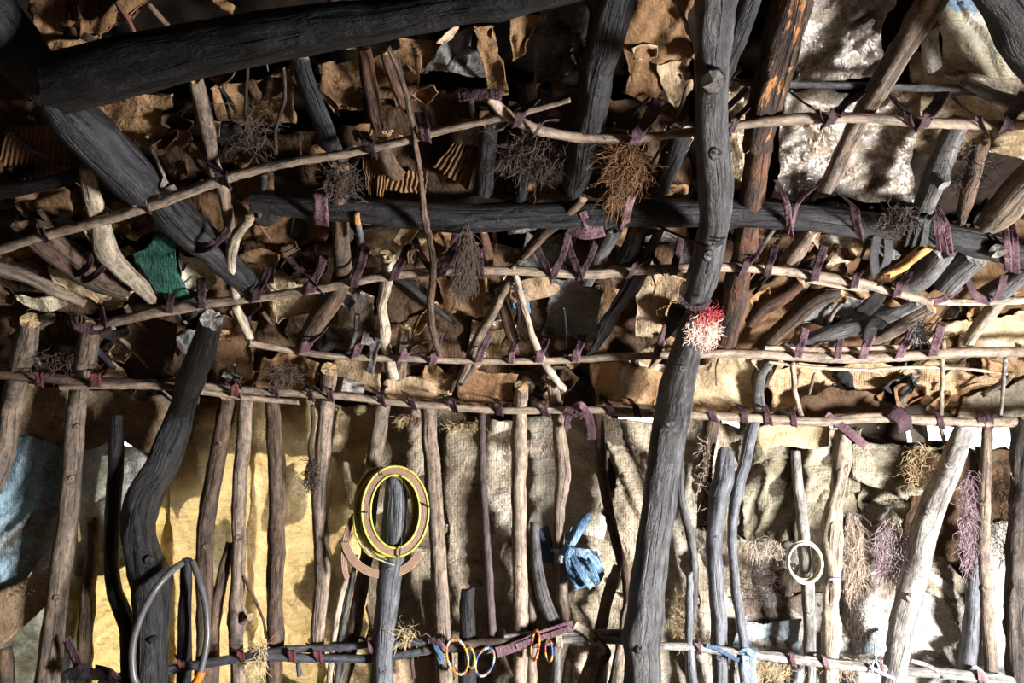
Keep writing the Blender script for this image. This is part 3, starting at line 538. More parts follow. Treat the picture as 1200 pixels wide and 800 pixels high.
# ================================================================== roof coverings
RS = [
 ('cardboard', 'cardboard', .10, [(30, -20), (110, -10)], [(45, 52), (80, 48)], 'dim brown cardboard wedge behind the top left log'),
 ('cardboard', 'cardboard', .085, [(104, -20), (200, -20)], [(88, 42), (150, 30)], 'brown cardboard flap at the top left edge'),
 ('paper_sheet', 'paper_sack', .09, [(48, 42), (90, 44), (128, 50)], [(58, 60), (95, 56), (125, 54)], 'thin curled paper lip above the big log'),
 ('paper_sheet', 'paper_sack', .09, [(108, 122), (150, 108), (205, 102)], [(132, 165), (160, 172), (205, 168)], 'folded brown paper under the big log at left'),
 ('paper_sheet', 'paper_sack', .12, [(240, 98), (300, 88), (345, 78)], [(255, 148), (300, 150), (350, 142)], 'orange brown paper left of the grey plank'),
 ('paper_sheet', 'paper_sack', .12, [(370, 70), (395, 66), (424, 60)], [(385, 136), (405, 132), (430, 122)], 'orange brown paper right of the grey plank'),
 ('paper_sheet', 'cardboard', .11, [(438, 60), (470, 52), (490, 48)], [(445, 150), (470, 140), (492, 110)], 'dim brown card behind the reddish peeled stick'),
 ('paper_sheet', 'paper_sack', .11, [(470, 48), (490, 42), (520, 40)], [(478, 78), (495, 86), (510, 84)], 'bright brown paper tuck under the big log'),
 ('dark_cloth', 'greyplastic', .09, [(515, 36), (540, 34), (562, 30)], [(508, 82), (530, 84), (546, 80)], 'grey plastic scrap hanging under the big log'),
 ('dark_cloth', 'greyplastic', .085, [(556, 55), (580, 72)], [(524, 86), (582, 92)], 'smoky grey plastic fold beside the tan strip'),
 ('paper_sheet', 'paper_sack', .07, [(562, 30), (584, 28)], [(568, 108), (590, 108)], 'tan paper strip hanging over the bent rod'),
 ('paper_sheet', 'paper_sack', .10, [(596, 30), (615, 24), (640, 16)], [(598, 72), (606, 70), (612, 64)], 'tan paper wedge at the end of the big log'),
 ('dark_cloth', 'greyplastic', .09, [(636, 8), (660, 0), (686, -6)], [(624, 92), (655, 98), (684, 74)], 'smoky grey plastic bag under the top centre roof'),
 ('cardboard', 'cardboard', .11, [(735, -10), (770, -12), (808, -8)], [(722, 112), (765, 110), (806, 100)], 'brown stained card behind the top centre roof'),
 ('paper_sheet', 'cardboard_light', .08, [(768, 72), (790, 70), (808, 74)], [(778, 120), (790, 128), (804, 110)], 'crumpled tan paper knot left of the centre pole'),
 ('foil_sheet', 'foil', .11, [(950, -15), (1000, -15), (1052, -15)], [(928, 96), (980, 96), (1030, 86)], 'shiny crinkled foil at the top right'),
 ('foil_sheet', 'foil', .12, [(925, 104), (1000, 104), (1078, 100)], [(908, 232), (980, 236), (1066, 240)], 'shiny brownish foil below the right rod'),
 ('foil_sheet', 'clearplastic', .13, [(920, -15), (940, -15), (968, -15)], [(915, 110), (930, 110), (950, 100)], 'brown see-through wrap beside the flaking log'),
 ('plastic_sheet', 'creamplastic', .09, [(1095, -15), (1140, -15), (1180, -15)], [(1110, 74), (1160, 88), (1215, 98)], 'cream plastic sack with faded blue print at top right'),
 ('paper_sheet', 'clearplastic', .13, [(1070, 60), (1130, 70), (1215, 80)], [(1060, 170), (1130, 190), (1215, 190)], 'brown crumpled wrap below the cream sack'),
 ('cardboard', 'cardboard', .11, [(18, 236), (50, 226), (78, 220)], [(44, 268), (60, 268), (88, 258)], 'brown card pocket below the long rod at far left'),
 ('paper_sheet', 'paper_sack', .12, [(-12, 296), (25, 292), (60, 284)], [(-12, 316), (15, 314), (45, 306)], 'tan paper edge at the left frame edge'),
 ('cardboard', 'cardboard', .10, [(128, 250), (160, 252), (196, 250)], [(130, 276), (160, 280), (186, 272)], 'tan wooden board above the green rag'),
 ('paper_sheet', 'cardboard', .11, [(205, 222), (260, 210), (310, 196)], [(225, 262), (265, 292), (312, 300)], 'brown paper behind the pale knobbly stick'),
 ('plastic_sheet', 'creamplastic', .06, [(210, 292), (228, 295), (240, 304)], [(214, 342), (235, 340), (252, 328)], 'clear gold plastic bundle right of the green rag'),
 ('paper_sheet', 'paper_cream', .075, [(52, 318), (75, 318), (92, 330), (150, 340)], [(62, 328), (88, 350), (118, 358), (140, 356)], 'curved cream bark strip under the tied log'),
 ('plastic_sheet', 'creamplastic', .09, [(15, 348), (45, 345), (75, 346)], [(20, 356), (45, 360), (72, 356)], 'small cream plastic lip at far left'),
 ('leaf_sheet', 'darkpaper', .06, [(150, 372), (175, 370), (202, 378)], [(108, 438), (160, 450), (200, 446)], 'large dark dried leaf fan above the left rail'),
 ('cardboard', 'cardboard', .10, [(298, 252), (340, 254), (384, 258)], [(300, 290), (335, 290), (382, 276)], 'flat brown box board in the roof at left centre'),
 ('paper_sheet', 'paper_cream', .11, [(418, 262), (470, 260), (518, 266)], [(428, 290), (465, 298), (500, 290)], 'bright cream board under the dark beam'),
 ('paper_sheet', 'cardboard', .09, [(270, 300), (300, 296), (330, 300)], [(268, 330), (300, 336), (326, 330)], 'brown card scrap right of the knobbly stick'),
 ('paper_sheet', 'paper_cream', .10, [(316, 326), (345, 330), (372, 342)], [(322, 386), (345, 380), (366, 370)], 'cream paper scraps under the third rod'),
 ('dark_cloth', 'darkcloth', .08, [(336, 340), (352, 345)], [(320, 380), (338, 386)], 'dark leaf hanging under the third rod'),
 ('paper_sheet', 'cardboard', .10, [(508, 322), (545, 320), (575, 322)], [(512, 368), (545, 368), (575, 364)], 'flat brown paper square below the third rod'),
 ('dark_cloth', 'darkpaper', .09, [(455, 330), (480, 326), (500, 330)], [(452, 372), (475, 380), (500, 372)], 'dark curled brown paper below the third rod'),
 ('dark_cloth', 'greyplastic', .12, [(618, 276), (650, 280), (684, 278)], [(612, 316), (645, 316), (672, 314)], 'grey sheet in the gap under the dark beam'),
 ('paper_sheet', 'cardboard_light', .09, [(606, 322), (630, 320), (652, 320)], [(612, 342), (630, 342), (648, 332)], 'tan torn card below the third rod at centre'),
 ('dark_cloth', 'greyplastic', .085, [(640, 326), (680, 330), (712, 336)], [(640, 396), (665, 398), (700, 400)], 'wrinkled bluish grey cloth in the centre of the roof'),
 ('paper_sheet', 'canvas', .09, [(748, 322), (775, 322), (806, 326)], [(735, 392), (760, 392), (790, 380)], 'tan folded sheet left of the pole tip'),
 ('plastic_sheet', 'denim', .10, [(596, 342), (614, 344)], [(592, 364), (612, 368)], 'small bright blue plastic scrap in the roof'),
 ('foil_sheet', 'clearplastic', .09, [(945, 270), (985, 270), (1020, 276)], [(965, 312), (980, 312), (1000, 296)], 'crumpled gold cellophane below the right beam'),
 ('foil_sheet', 'greyplastic', .09, [(958, 344), (985, 344), (1012, 344)], [(936, 384), (965, 386), (1004, 384)], 'grey crumpled plastic below the right rods'),
 ('paper_sheet', 'paper_cream', .12, [(1075, 374), (1140, 368), (1215, 364)], [(1050, 402), (1130, 402), (1215, 400)], 'bright cream board low in the right roof'),
 ('paper_sheet', 'cardboard_light', .12, [(1120, 340), (1160, 340), (1215, 335)], [(1110, 372), (1160, 372), (1215, 368)], 'pale card behind the right rods'),
 ('paper_sheet', 'cardboard_light', .08, [(380, 422), (415, 420), (452, 424)], [(384, 452), (415, 458), (446, 456)], 'tan paper pocket above the wall rail left of centre'),
 ('paper_sheet', 'cardboard_light', .06, [(452, 436), (485, 434), (524, 446)], [(450, 462), (485, 472), (526, 470)], 'pile of crumpled tan paper on the wall rail'),
 ('paper_sheet', 'cardboard', .07, [(536, 442), (565, 432), (604, 440)], [(540, 474), (570, 476), (606, 478)], 'folded brown paper standing on the wall rail'),
 ('paper_sheet', 'paper_sack', .06, [(688, 424), (720, 420), (778, 436)], [(690, 478), (730, 476), (776, 476)], 'fan of torn brown paper left of the centre post'),
 ('paper_sheet', 'paper_cream', .085, [(738, 420), (765, 422), (790, 424)], [(735, 448), (765, 450), (785, 448)], 'cream paper behind the brown fan'),
 ('paper_sheet', 'paper_cream', .075, [(805, 424), (850, 420), (892, 422)], [(806, 484), (850, 482), (884, 480)], 'bright cream paper right of the centre post'),
 ('canvas_cloth', 'canvas_orange', .075, [(902, 428), (960, 428), (1050, 424), (1110, 420)], [(904, 488), (960, 462), (1050, 476), (1110, 462)], 'orange tan canvas draped above the right wall rail'),
 ('canvas_cloth', 'canvas_orange', .085, [(1095, 420), (1150, 418), (1215, 415)], [(1095, 470), (1150, 458), (1215, 445)], 'orange tan canvas end at the right edge'),
 ('dark_cloth', 'darkpaper', .07, [(930, 470), (980, 456), (1040, 470)], [(920, 490), (980, 488), (1060, 490)], 'dark brown crumpled hide under the orange canvas'),
 ('sacking', 'sacking_olive', .09, [(1125, 466), (1160, 455), (1215, 440)], [(1120, 490), (1160, 490), (1215, 492)], 'grey olive sacking above the right wall rail'),
 ('foil_sheet', 'greyplastic', .10, [(600, 428), (630, 424), (668, 428)], [(610, 468), (635, 474), (664, 462)], 'shiny grey plastic left of the pale stick foot'),
 ('dark_cloth', 'darkcloth', .10, [(376, 386), (410, 380), (440, 384)], [(380, 432), (410, 436), (440, 420)], 'black cloth under the second rod'),
 ('foil_sheet', 'foil', .11, [(395, 350), (420, 346), (440, 352)], [(392, 382), (415, 384), (440, 376)], 'small glinting foil scrap in the left centre roof'),
 ('foil_sheet', 'clearplastic', .11, [(560, 376), (585, 372), (604, 378)], [(556, 414), (580, 416), (600, 410)], 'clear plastic scrap above the second rod'),
 ('paper_sheet', 'cardboard', .11, [(230, 372), (270, 366), (300, 372)], [(240, 440), (275, 448), (300, 442)], 'brown torn card beside the charred post top'),
 ('paper_sheet', 'cardboard', .11, [(300, 420), (330, 418), (372, 424)], [(300, 456), (335, 456), (372, 458)], 'brown card right of the charred post top'),
 ('paper_sheet', 'darkpaper', .11, [(40, 372), (80, 366), (130, 372)], [(30, 438), (80, 446), (125, 444)], 'dark brown leaves in the far left roof edge'),
 ('paper_sheet', 'paper_sack', .10, [(30, 366), (45, 362), (60, 366)], [(38, 384), (50, 390), (60, 382)], 'small tan scrap in the far left roof'),
 ('cardboard', 'cardboard', .11, [(860, 330), (900, 330), (960, 332)], [(850, 405), (890, 405), (930, 400)], 'brown shaded card right of the reddish pole'),
 ('foil_sheet', 'clearplastic', .13, [(850, 90), (875, 90), (920, 100)], [(850, 230), (870, 232), (900, 230)], 'brown clear wrap between pole and flaking log'),
 ('cardboard', 'cardboard', .12, [(700, 262), (760, 262), (810, 262)], [(690, 316), (750, 316), (800, 316)], 'brown card strip below the dark beam'),
 ('dark_cloth', 'greyplastic', .11, [(756, 276), (780, 274), (806, 276)], [(752, 312), (780, 314), (806, 312)], 'grey plastic scrap left of the big pole'),
 ('cardboard', 'darkpaper', .13, [(430, 130), (520, 110), (600, 100)], [(430, 240), (520, 235), (600, 235)], 'dark brown card in the middle of the upper roof'),
 ('cardboard', 'darkpaper', .14, [(600, 90), (700, 110), (810, 110)], [(600, 240), (700, 240), (810, 240)], 'dark sooty card behind the bent rod'),
 ('cardboard', 'darkpaper', .14, [(180, 170), (300, 160), (430, 150)], [(190, 240), (300, 245), (430, 240)], 'dark sooty card left of the upper middle roof'),
 ('cardboard', 'darkpaper', .15, [(-20, 60), (100, 100), (220, 110)], [(-20, 240), (100, 245), (220, 240)], 'dark sooty card at the upper left'),
 ('cardboard', 'darkpaper', .14, [(-20, 300), (150, 300), (300, 290)], [(-20, 440), (150, 450), (300, 450)], 'dark brown lining of the left roof edge'),
 ('cardboard', 'darkpaper', .14, [(290, 290), (450, 290), (610, 285)], [(290, 450), (450, 470), (610, 475)], 'dark brown lining of the centre roof edge'),
 ('cardboard', 'darkpaper', .14, [(600, 285), (720, 285), (860, 285)], [(600, 475), (720, 478), (860, 480)], 'dark brown lining behind the pole tip'),
 ('cardboard', 'cardboard', .14, [(850, 260), (1000, 262), (1215, 250)], [(850, 480), (1000, 485), (1215, 485)], 'brown lining of the right roof edge'),
]
for nm, m, off, T, B, lab in RS:
    kind = 'foil' if m in ('foil', 'clearplastic', 'creamplastic') else 'crumple' if m in ('canvas', 'canvas_orange', 'greyplastic', 'sacking_olive', 'darkcloth') else 'paper'
    big = off > .125
    amp = {'foil': .026, 'crumple': .026, 'paper': .022}[kind]
    cat = {'cardboard': 'cardboard', 'paper_sheet': 'paper', 'foil_sheet': 'foil', 'plastic_sheet': 'plastic', 'leaf_sheet': 'leaf'}.get(nm, 'cloth')
    sheet(nm, m, off, T, B, lab, cat, kind=kind, amp=amp, freq=6, rag=4 if kind == 'paper' else 3, curl=0 if big else .012)
# corrugated card: one board with its flutes standing proud
def corrugated(m, off, T, B, label, flutes):
    V = []; G = []; nu, nv = flutes * 6, 12; SEED[0] += 1; sd = SEED[0]
    for j in range(nv + 1):
        v = j / nv
        for i in range(nu + 1):
            u = i / nu
            x = (T[0][0] + (T[1][0] - T[0][0]) * u) * (1 - v) + (B[0][0] + (B[1][0] - B[0][0]) * u) * v
            y = (T[0][1] + (T[1][1] - T[0][1]) * u) * (1 - v) + (B[0][1] + (B[1][1] - B[0][1]) * u) * v
            y += (v - .5) * 8 * nz((u * 5, v, sd)); x += 2.5 * nz((v * 4, u * 2, sd))
            V.append(P(x, y, off - .004 * math.cos(u * flutes * 6.283) + .015 * nz((u * 2, v * 2, sd)))); G.append((u * .1, v * .1, 0))
    Fc = [(j * (nu + 1) + i, (j + 1) * (nu + 1) + i, (j + 1) * (nu + 1) + i + 1, j * (nu + 1) + i + 1) for j in range(nv) for i in range(nu)]
    o = link('corrugated_cardboard', V, Fc, m, None, G); md = o.modifiers.new('thickness', 'SOLIDIFY'); md.thickness = .0015
    tag(o, label, 'cardboard')
corrugated('cardboard', .09, ((8, 150), (84, 142)), ((-6, 216), (80, 208)), 'fluted corrugated card at far left under the log', 13)
corrugated('cardboard', .07, ((532, 168), (562, 172)), ((508, 196), (548, 222)), 'torn fluted card left of the tipped stick', 7)
corrugated('cardboard', .07, ((424, 182), (452, 190)), ((430, 222), (448, 252)), 'fluted card curl hanging over the dark beam', 7)
corrugated('cardboard', .08, ((452, 196), (500, 202)), ((446, 222), (498, 228)), 'fluted brown card scrap left of the hanging vine', 9)
corrugated('darkpaper', .09, ((55, 366), (100, 372)), ((60, 400), (98, 402)), 'dark fluted card at the far left roof edge', 8)

# unseen cloth patches added outside the golden sacks to block the sun in blotches
WB = [o for o in COL.objects if o.name == 'wall_back'][0]
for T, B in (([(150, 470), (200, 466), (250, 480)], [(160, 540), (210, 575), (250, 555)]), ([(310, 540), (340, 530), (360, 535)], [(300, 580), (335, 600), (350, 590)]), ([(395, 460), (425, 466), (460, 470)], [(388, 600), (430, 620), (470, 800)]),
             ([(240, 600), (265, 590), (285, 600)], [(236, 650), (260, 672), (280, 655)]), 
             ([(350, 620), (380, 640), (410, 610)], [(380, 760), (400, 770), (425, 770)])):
    sheet('added_shade_patch', 'burlap_dark', .21, T, B, None, amp=.02, parent=WB, rag=7)
# litter of the roof: leaf and paper scraps and twigs stuck into the thatch
CE = [o for o in COL.objects if o.name == 'ceiling'][0]
rs = random.Random(41)
for k in range(290):
    x = rs.uniform(-90, 1290); y = rs.uniform(-90, 470); 
    if x > 880 and y < 240: continue
    wd = rs.uniform(14, 46); ht = rs.uniform(10, 30); a = rs.uniform(-.9, .9); ca, sa = math.cos(a), math.sin(a)
    def rt(u, v): return (x + u * wd * ca - v * ht * sa, y + u * wd * sa + v * ht * ca)
    m = rs.choice(['cardboard', 'cardboard', 'paper_sack', 'darkpaper', 'darkpaper', 'darkpaper', 'darkcloth', 'cardboard_light', 'greyplastic'])
    if x > 700 and y > 300 and rs.random() < .5: m = rs.choice(['cardboard_light', 'paper_sack', 'canvas'])
    sheet('paper_scrap', m, rs.uniform(.05, .11), [rt(-.5, -.35), rt(0, -.5), rt(.5, -.3)], [rt(-.4, .4), rt(0, .5), rt(.45, .3)], None, kind='paper', amp=.02, freq=rs.uniform(8, 13), rag=2.5, curl=rs.uniform(-.03, .05), parent=CE, nu=9, nv=8)
for k in range(110):
    x = rs.uniform(0, 1200); y = rs.uniform(0, 450); y = y + 260 if x > 880 and y < 190 else y; dx = (x - 600) / 560 + rs.gauss(0, .35); L = rs.uniform(20, 60); h = rs.uniform(.8, 4.5)
    K('twig', rs.choice(['brown', 'char', 'tan', 'redbark', 'char', 'grey']), rs.uniform(.05, .09), [(x, y, h), (x - dx * L * .5 + rs.gauss(0, 3), y + L * .5, h), (x - dx * L + rs.gauss(0, 4), y + L, h * .7)], None, parent=CE, sides=7, knots=1)
# ================================================================== uprights of the wall
K('branch_post', 'tan', .035, [(36, 375, 10), (28, 410, 12), (14, 470, 10), (6, 530, 10), (-8, 570, 10)], 'muddy tan upright crossing the far left corner')
K('branch_post', 'tan', .03, [(106, 384, 10), (100, 420, 11), (91, 470, 10), (86, 530, 10.5), (81, 600, 11), (72, 660, 11.5), (64, 730, 12), (54, 810, 13)], 'grey tan upright, leftmost full length one', scars=[(84, 560, 3), (66, 700, 3), (90, 500, 3)])
K('branch_post', 'brown', .05, [(2, 760, 11), (4, 810, 12)], 'short brown stump at the bottom left corner', jag=.1)
K('branch_post', 'brown', .055, [(109, 608, 6), (108, 650, 7), (103, 700, 8), (99, 760, 8), (95, 800, 8)], 'split brown stick between grey upright and black stick', jag=.8)
K('branch_post', 'soot', .0, [(137, 488, 7), (136, 540, 8.5), (132, 610, 8.5), (131, 670, 8), (139, 705, 9), (151, 740, 10), (153, 810, 10)], 'thin black crooked stick left of the charred post', rough=.06, jag=.1)
K('forked_post', 'char', -.03, [(247, 374, 13), (238, 410, 15), (222, 450, 15), (207, 500, 16), (190, 545, 18), (168, 585, 20), (163, 620, 19), (169, 660, 20), (178, 700, 20), (178, 750, 19), (176, 810, 19)], 'thick charred crooked post left of the golden sack', 'post', knots=4, rough=.12, groove=.1, scars=[(180, 750, 4), (175, 655, 4)])
K('branch_post', 'brown', .03, [(267, 462, 9), (260, 510, 10), (250, 560, 10), (241, 620, 10), (240, 690, 10), (239, 750, 9), (237, 810, 9)], 'brown upright first right of the charred post', groove=.15, scars=[(258, 520, 3), (241, 640, 3)])
K('branch_post', 'brown', .045, [(270, 636, 5), (260, 680, 7), (251, 730, 8), (248, 810, 8)], 'slanting brown stick behind the knotted upright', groove=.2)
K('branch_post', 'tan', .03, [(288, 462, 8), (285, 520, 8.5), (280, 580, 8.5), (280, 640, 8), (277, 700, 8), (278, 725, 11), (277, 750, 8), (279, 810, 8)], 'tan upright with a swollen knot near its foot', stubs=[(284, 728, 5, 9, -6)], scars=[(280, 630, 4), (284, 520, 3)])
K('branch_post', 'soot', .0, [(219, 654, 6), (217, 700, 7), (216, 760, 8), (216, 810, 8)], 'short dark stump carrying the grey tube loop', jag=.1)
K('branch_post', 'brown', .03, [(318, 462, 9), (322, 520, 10), (325, 570, 10), (324, 640, 10), (322, 700, 9.5), (322, 760, 9.5), (321, 810, 10)], 'cracked dark brown upright in front of the golden sack', groove=.25, scars=[(322, 500, 3), (325, 620, 3), (318, 700, 3)])
K('branch_post', 'tan', .03, [(386, 432, 9), (383, 470, 9), (378, 530, 9), (374, 580, 9), (377, 640, 9), (378, 680, 9), (373, 730, 8.5), (371, 770, 8)], 'grey brown upright second left of the strap coil', scars=[(376, 660, 4), (380, 500, 3)])
K('branch_post', 'palegrey', .05, [(398, 452, 10), (412, 456, 11), (424, 458, 11)], 'short pale stub lying above the wall rail', 'stick', jag=.2)
K('branch_post', 'tan', .035, [(449, 468, 9), (445, 500, 9.5), (438, 545, 9), (434, 600, 8), (430, 650, 8), (421, 700, 8.5), (411, 760, 8), (398, 812, 8)], 'brown upright passing behind the strap coil')
K('branch_post', 'pale', .02, [(408, 672, 4), (400, 700, 4.5), (393, 740, 4.5), (386, 810, 4)], 'pale thin stick left of the coil upright', jag=.8)
K('branch_post', 'grey', .015, [(418, 650, 2.5), (411, 690, 3), (401, 740, 3.5), (394, 810, 3.5)], 'thin grey stick hanging below the coil')
K('stump_post', 'bluegrey', -.02, [(464, 556, 10), (464, 590, 14), (461, 640, 15), (456, 690, 14), (450, 740, 12.5), (447, 780, 12), (446, 812, 13)], 'blue grey stump post that carries the coiled strap', 'post', jag=.12, knots=3, scars=[(449, 785, 4), (450, 735, 3), (457, 665, 3)])
K('branch_post', 'tan', .025, [(501, 474, 9), (504, 520, 9.5), (508, 570, 9.5), (512, 630, 9.5), (516, 690, 9.5), (519, 740, 9.5), (522, 812, 9.5)], 'tan upright right of the coiled strap', scars=[(508, 533, 2.5), (514, 738, 4), (510, 590, 2.5)])
K('branch_post', 'purplewood', .02, [(565, 484, 4), (565, 540, 4.5), (568, 600, 4.5), (572, 660, 5), (577, 745, 5.5)], 'thin flat purplish stick in the centre wall', rough=.05, knots=0)
K('branch_post', 'soot', .03, [(549, 690, 8), (547, 720, 9), (548, 770, 11), (548, 812, 11)], 'short dark stump left of the purplish stick')
K('branch_post', 'peeled', .02, [(611, 452, 8), (609, 500, 9), (608, 560, 9), (608, 620, 8.5), (610, 690, 9), (610, 750, 8.5), (609, 812, 8)], 'straight pale upright left of the blue rag', scars=[(608, 560, 3), (609, 665, 3), (607, 500, 2.5)])
K('branch_post', 'tan', .035, [(619, 668, 5), (624, 710, 6), (624, 760, 6), (622, 812, 6)], 'short stick tight beside the straight pale upright')
K('branch_post', 'tan', .03, [(646, 446, 7), (652, 480, 7.5), (657, 520, 8), (660, 555, 9), (655, 600, 7), (656, 650, 6.5), (660, 700, 7), (664, 735, 7), (654, 780, 6), (652, 812, 6)], 'brown upright with the blue rag tied to it')
K('branch_post', 'brown', .03, [(700, 478, 6), (703, 520, 6.5), (706, 560, 6), (714, 600, 6), (722, 635, 5.5), (731, 665, 6), (738, 705, 6)], 'shiny brown curved stick left of the centre post', stubs=[(716, 606, 4, -10, -8)])
K('branch_post', 'grey', .01, [(626, 612, 5), (628, 650, 6.5), (634, 690, 8), (648, 728, 8), (652, 735, 8)], 'curved dark grey stick beneath the blue rag')
K('branch_post', 'grey', .015, [(653, 750, 6), (652, 812, 6)], 'short grey peg below the lower rail at centre')
K('branch_post', 'tan', .03, [(724, 662, 6), (712, 700, 7), (703, 740, 7), (695, 775, 8), (682, 812, 9)], 'slanting tan stick left of the centre post foot')
K('branch_post', 'tan', .04, [(736, 700, 5), (726, 760, 5), (715, 812, 5)], 'thin tan stick leaning on the centre post foot')
K('centre_post', 'postwood', -.10, [(817, 372, 15), (808, 400, 17), (796, 440, 20), (788, 480, 21), (779, 540, 20.5), (771, 600, 19.5), (762, 660, 20), (758, 700, 21), (754, 738, 23), (753, 770, 21), (752, 815, 22)], 'thick dark post in front of the wall, right of centre', 'post', knots=5, rough=.06, groove=.06, sides=24, scars=[(784, 495, 5), (788, 536, 4), (776, 553, 2.5), (772, 710, 3), (749, 760, 4), (800, 432, 3)])
K('branch_post', 'grey', .02, [(797, 540, 5), (797, 575, 5), (803, 605, 5), (811, 640, 5), (814, 680, 4.5), (812, 740, 4)], 'thin crooked grey stick right of the centre post')
K('branch_post', 'bluegrey', -.01, [(809, 670, 3), (808, 690, 4.5), (808, 750, 5), (812, 812, 7)], 'pointed grey stake right of the centre post foot', jag=.1)
K('branch_post', 'brown', .05, [(836, 488, 9), (831, 520, 8), (826, 560, 7), (822, 620, 6)], 'shaded brown upright behind the burlap drape')
K('branch_post', 'bluegrey', .02, [(851, 526, 9), (848, 560, 12), (841, 590, 11), (837, 640, 9.5), (839, 690, 9), (843, 740, 9.5), (843, 812, 9)], 'charcoal topped grey upright with a broken head', knots=4, groove=.15, scars=[(838, 630, 3), (842, 700, 3), (843, 770, 4)])
K('branch_post', 'bluegrey', .01, [(884, 490, 7), (873, 540, 7), (863, 580, 7), (858, 620, 5.5), (861, 680, 5.5), (868, 730, 5.5), (876, 775, 5)], 'smooth bluish curved stick right of the charcoal upright', rough=.05)
K('branch_post', 'palegrey', .02, [(932, 528, 5), (935, 565, 6), (940, 610, 6.5), (944, 660, 7), (948, 720, 7), (950, 812, 7)], 'pale grey upright with the cream ring on it', scars=[(944, 640, 2.5), (948, 720, 2.5)])
K('split_post', 'pale', .02, [(988, 505, 9), (986, 550, 10), (979, 590, 9), (974, 630, 12), (975, 680, 10), (973, 740, 10), (971, 812, 10)], 'pale split twisted upright right of the cream ring', knots=5, rough=.2, groove=.45, sides=20)
K('leaning_post', 'palegrey', -.01, [(1128, 506, 10), (1113, 545, 12.5), (1096, 585, 13.5), (1081, 630, 14), (1070, 680, 14), (1058, 730, 13.5), (1050, 775, 12.5), (1043, 815, 12)], 'thick pale leaning pole at the right of the wall', 'post', knots=3, scars=[(1088, 600, 4), (1066, 700, 4), (1110, 545, 3)])
K('branch_post', 'tan', .015, [(1158, 498, 5.5), (1155, 540, 6), (1153, 600, 6.5), (1152, 650, 7), (1155, 710, 7), (1160, 760, 7), (1163, 812, 7)], 'light brown upright second from the right edge', scars=[(1152, 590, 3), (1154, 690, 3)])
K('branch_post', 'bluegrey', .03, [(1145, 640, 6), (1140, 700, 8), (1136, 760, 9), (1132, 812, 10)], 'shaded grey post behind the light brown upright')
K('branch_post', 'bark', .0, [(1200, 495, 13), (1198, 560, 12), (1194, 620, 11), (1192, 680, 13), (1194, 740, 15), (1198, 812, 16)], 'rough black barked post at the right edge', groove=.3, knots=4, rough=.2)
K('twig', 'pale', .01, [(1105, 400, 3), (1104, 450, 2.6), (1103, 500, 2.5), (1108, 520, 2)], 'thin pale twig standing above the right wall rail', 'twig', knots=0)
K('twig', 'pale', .01, [(929, 425, 3), (931, 455, 3), (939, 488, 2.6)], 'thin pale twig crossing the cream paper edge', 'twig', knots=0)
K('twig', 'pale', .015, [(806+300, 420, 3), (1105, 421, 3)], 'tiny pale peg', 'twig') if False else None
K('twig', 'palegrey', .01, [(1178, 420, 2.5), (1176, 450, 2.2), (1172, 488, 2)], 'thin grey twig at the far right above the rail', 'twig', knots=0)
K('twig', 'brown', .02, [(285, 675, 1.5), (295, 695, 1.8), (308, 725, 1.5), (313, 748, 2)], 'thin bent twig left of the cracked brown upright', 'twig', knots=0)
# ================================================================== rods and rails
K('rail_rod', 'brown', .0, [(-12, 438, 6), (40, 441, 6), (90, 446, 6), (150, 448, 5), (178, 449, 3)], 'dark split rod at the left end of the wall top', 'rail', sides=10, knots=1)
K('rail_rod', 'peeled', -.012, [(70, 454, 3), (120, 452, 4), (180, 452, 4.5), (240, 459, 4), (300, 467, 3.5), (350, 471, 3)], 'grey brown rod overlapping the left wall rail', 'rail', sides=10, knots=1)
K('rail_rod', 'peeled', -.002, [(213, 449, 4), (260, 454, 4.2), (330, 460, 4.3), (400, 464, 4.3), (460, 471, 4.3), (540, 478, 4.3), (600, 481, 4.3), (690, 480, 4.6), (760, 484, 5), (830, 487, 5), (900, 491, 5.5), (960, 494, 5.5), (1020, 489, 6), (1080, 492, 6), (1140, 495, 6), (1215, 494, 6.5)], 'long pale wall rail tied along the wall top', 'rail', sides=12, knots=6, wig=1)
K('rail_rod', 'peeled', .0, [(292, 402, 4), (340, 410, 4), (400, 418, 4), (480, 420, 4), (560, 423, 4), (650, 422, 4.2), (720, 418, 4.5), (780, 416, 5), (860, 414, 5.5), (930, 417, 6), (1000, 420, 6), (1060, 417, 6), (1130, 413, 6), (1215, 412, 6)], 'second pale rod above the wall rail', 'rail', sides=12, knots=5, wig=1)
K('rail_rod', 'peeled', .008, [(895, 407, 3), (960, 409, 3.2), (1040, 407, 3), (1065, 406, 3)], 'short thin rod on top of the second rod at right', 'rail', knots=0)
K('rail_rod', 'pale', .012, [(900, 424, 1.8), (960, 431, 2), (1020, 434, 2), (1035, 440, 1.5)], 'hair thin pale twig below the second rod at right', 'twig', knots=0)
K('rail_rod', 'pale', .012, [(1010, 434, 1.8), (1070, 430, 2), (1130, 432, 2), (1180, 438, 1.5)], 'hair thin pale twig at the right roof edge', 'twig', knots=0)
K('rail_rod', 'peeled', .0, [(110, 384, 5), (170, 368, 6.5), (215, 360, 6.5), (270, 352, 5.5), (330, 345, 5.5), (400, 333, 5.5), (450, 324, 5), (520, 318, 5), (600, 317, 5.5), (690, 321, 6), (760, 316, 5.5), (850, 313, 5.5), (920, 318, 5.5), (1000, 330, 5.5), (1050, 343, 5), (1090, 354, 4.5)], 'third pale rod bending through the middle of the roof', 'rail', sides=12, knots=6, wig=1.5)
K('rail_rod', 'pale', .006, [(945, 328, 3), (990, 336, 3.2), (1030, 343, 3)], 'thin pale split rod beside the third rod at right', 'rail', knots=0)
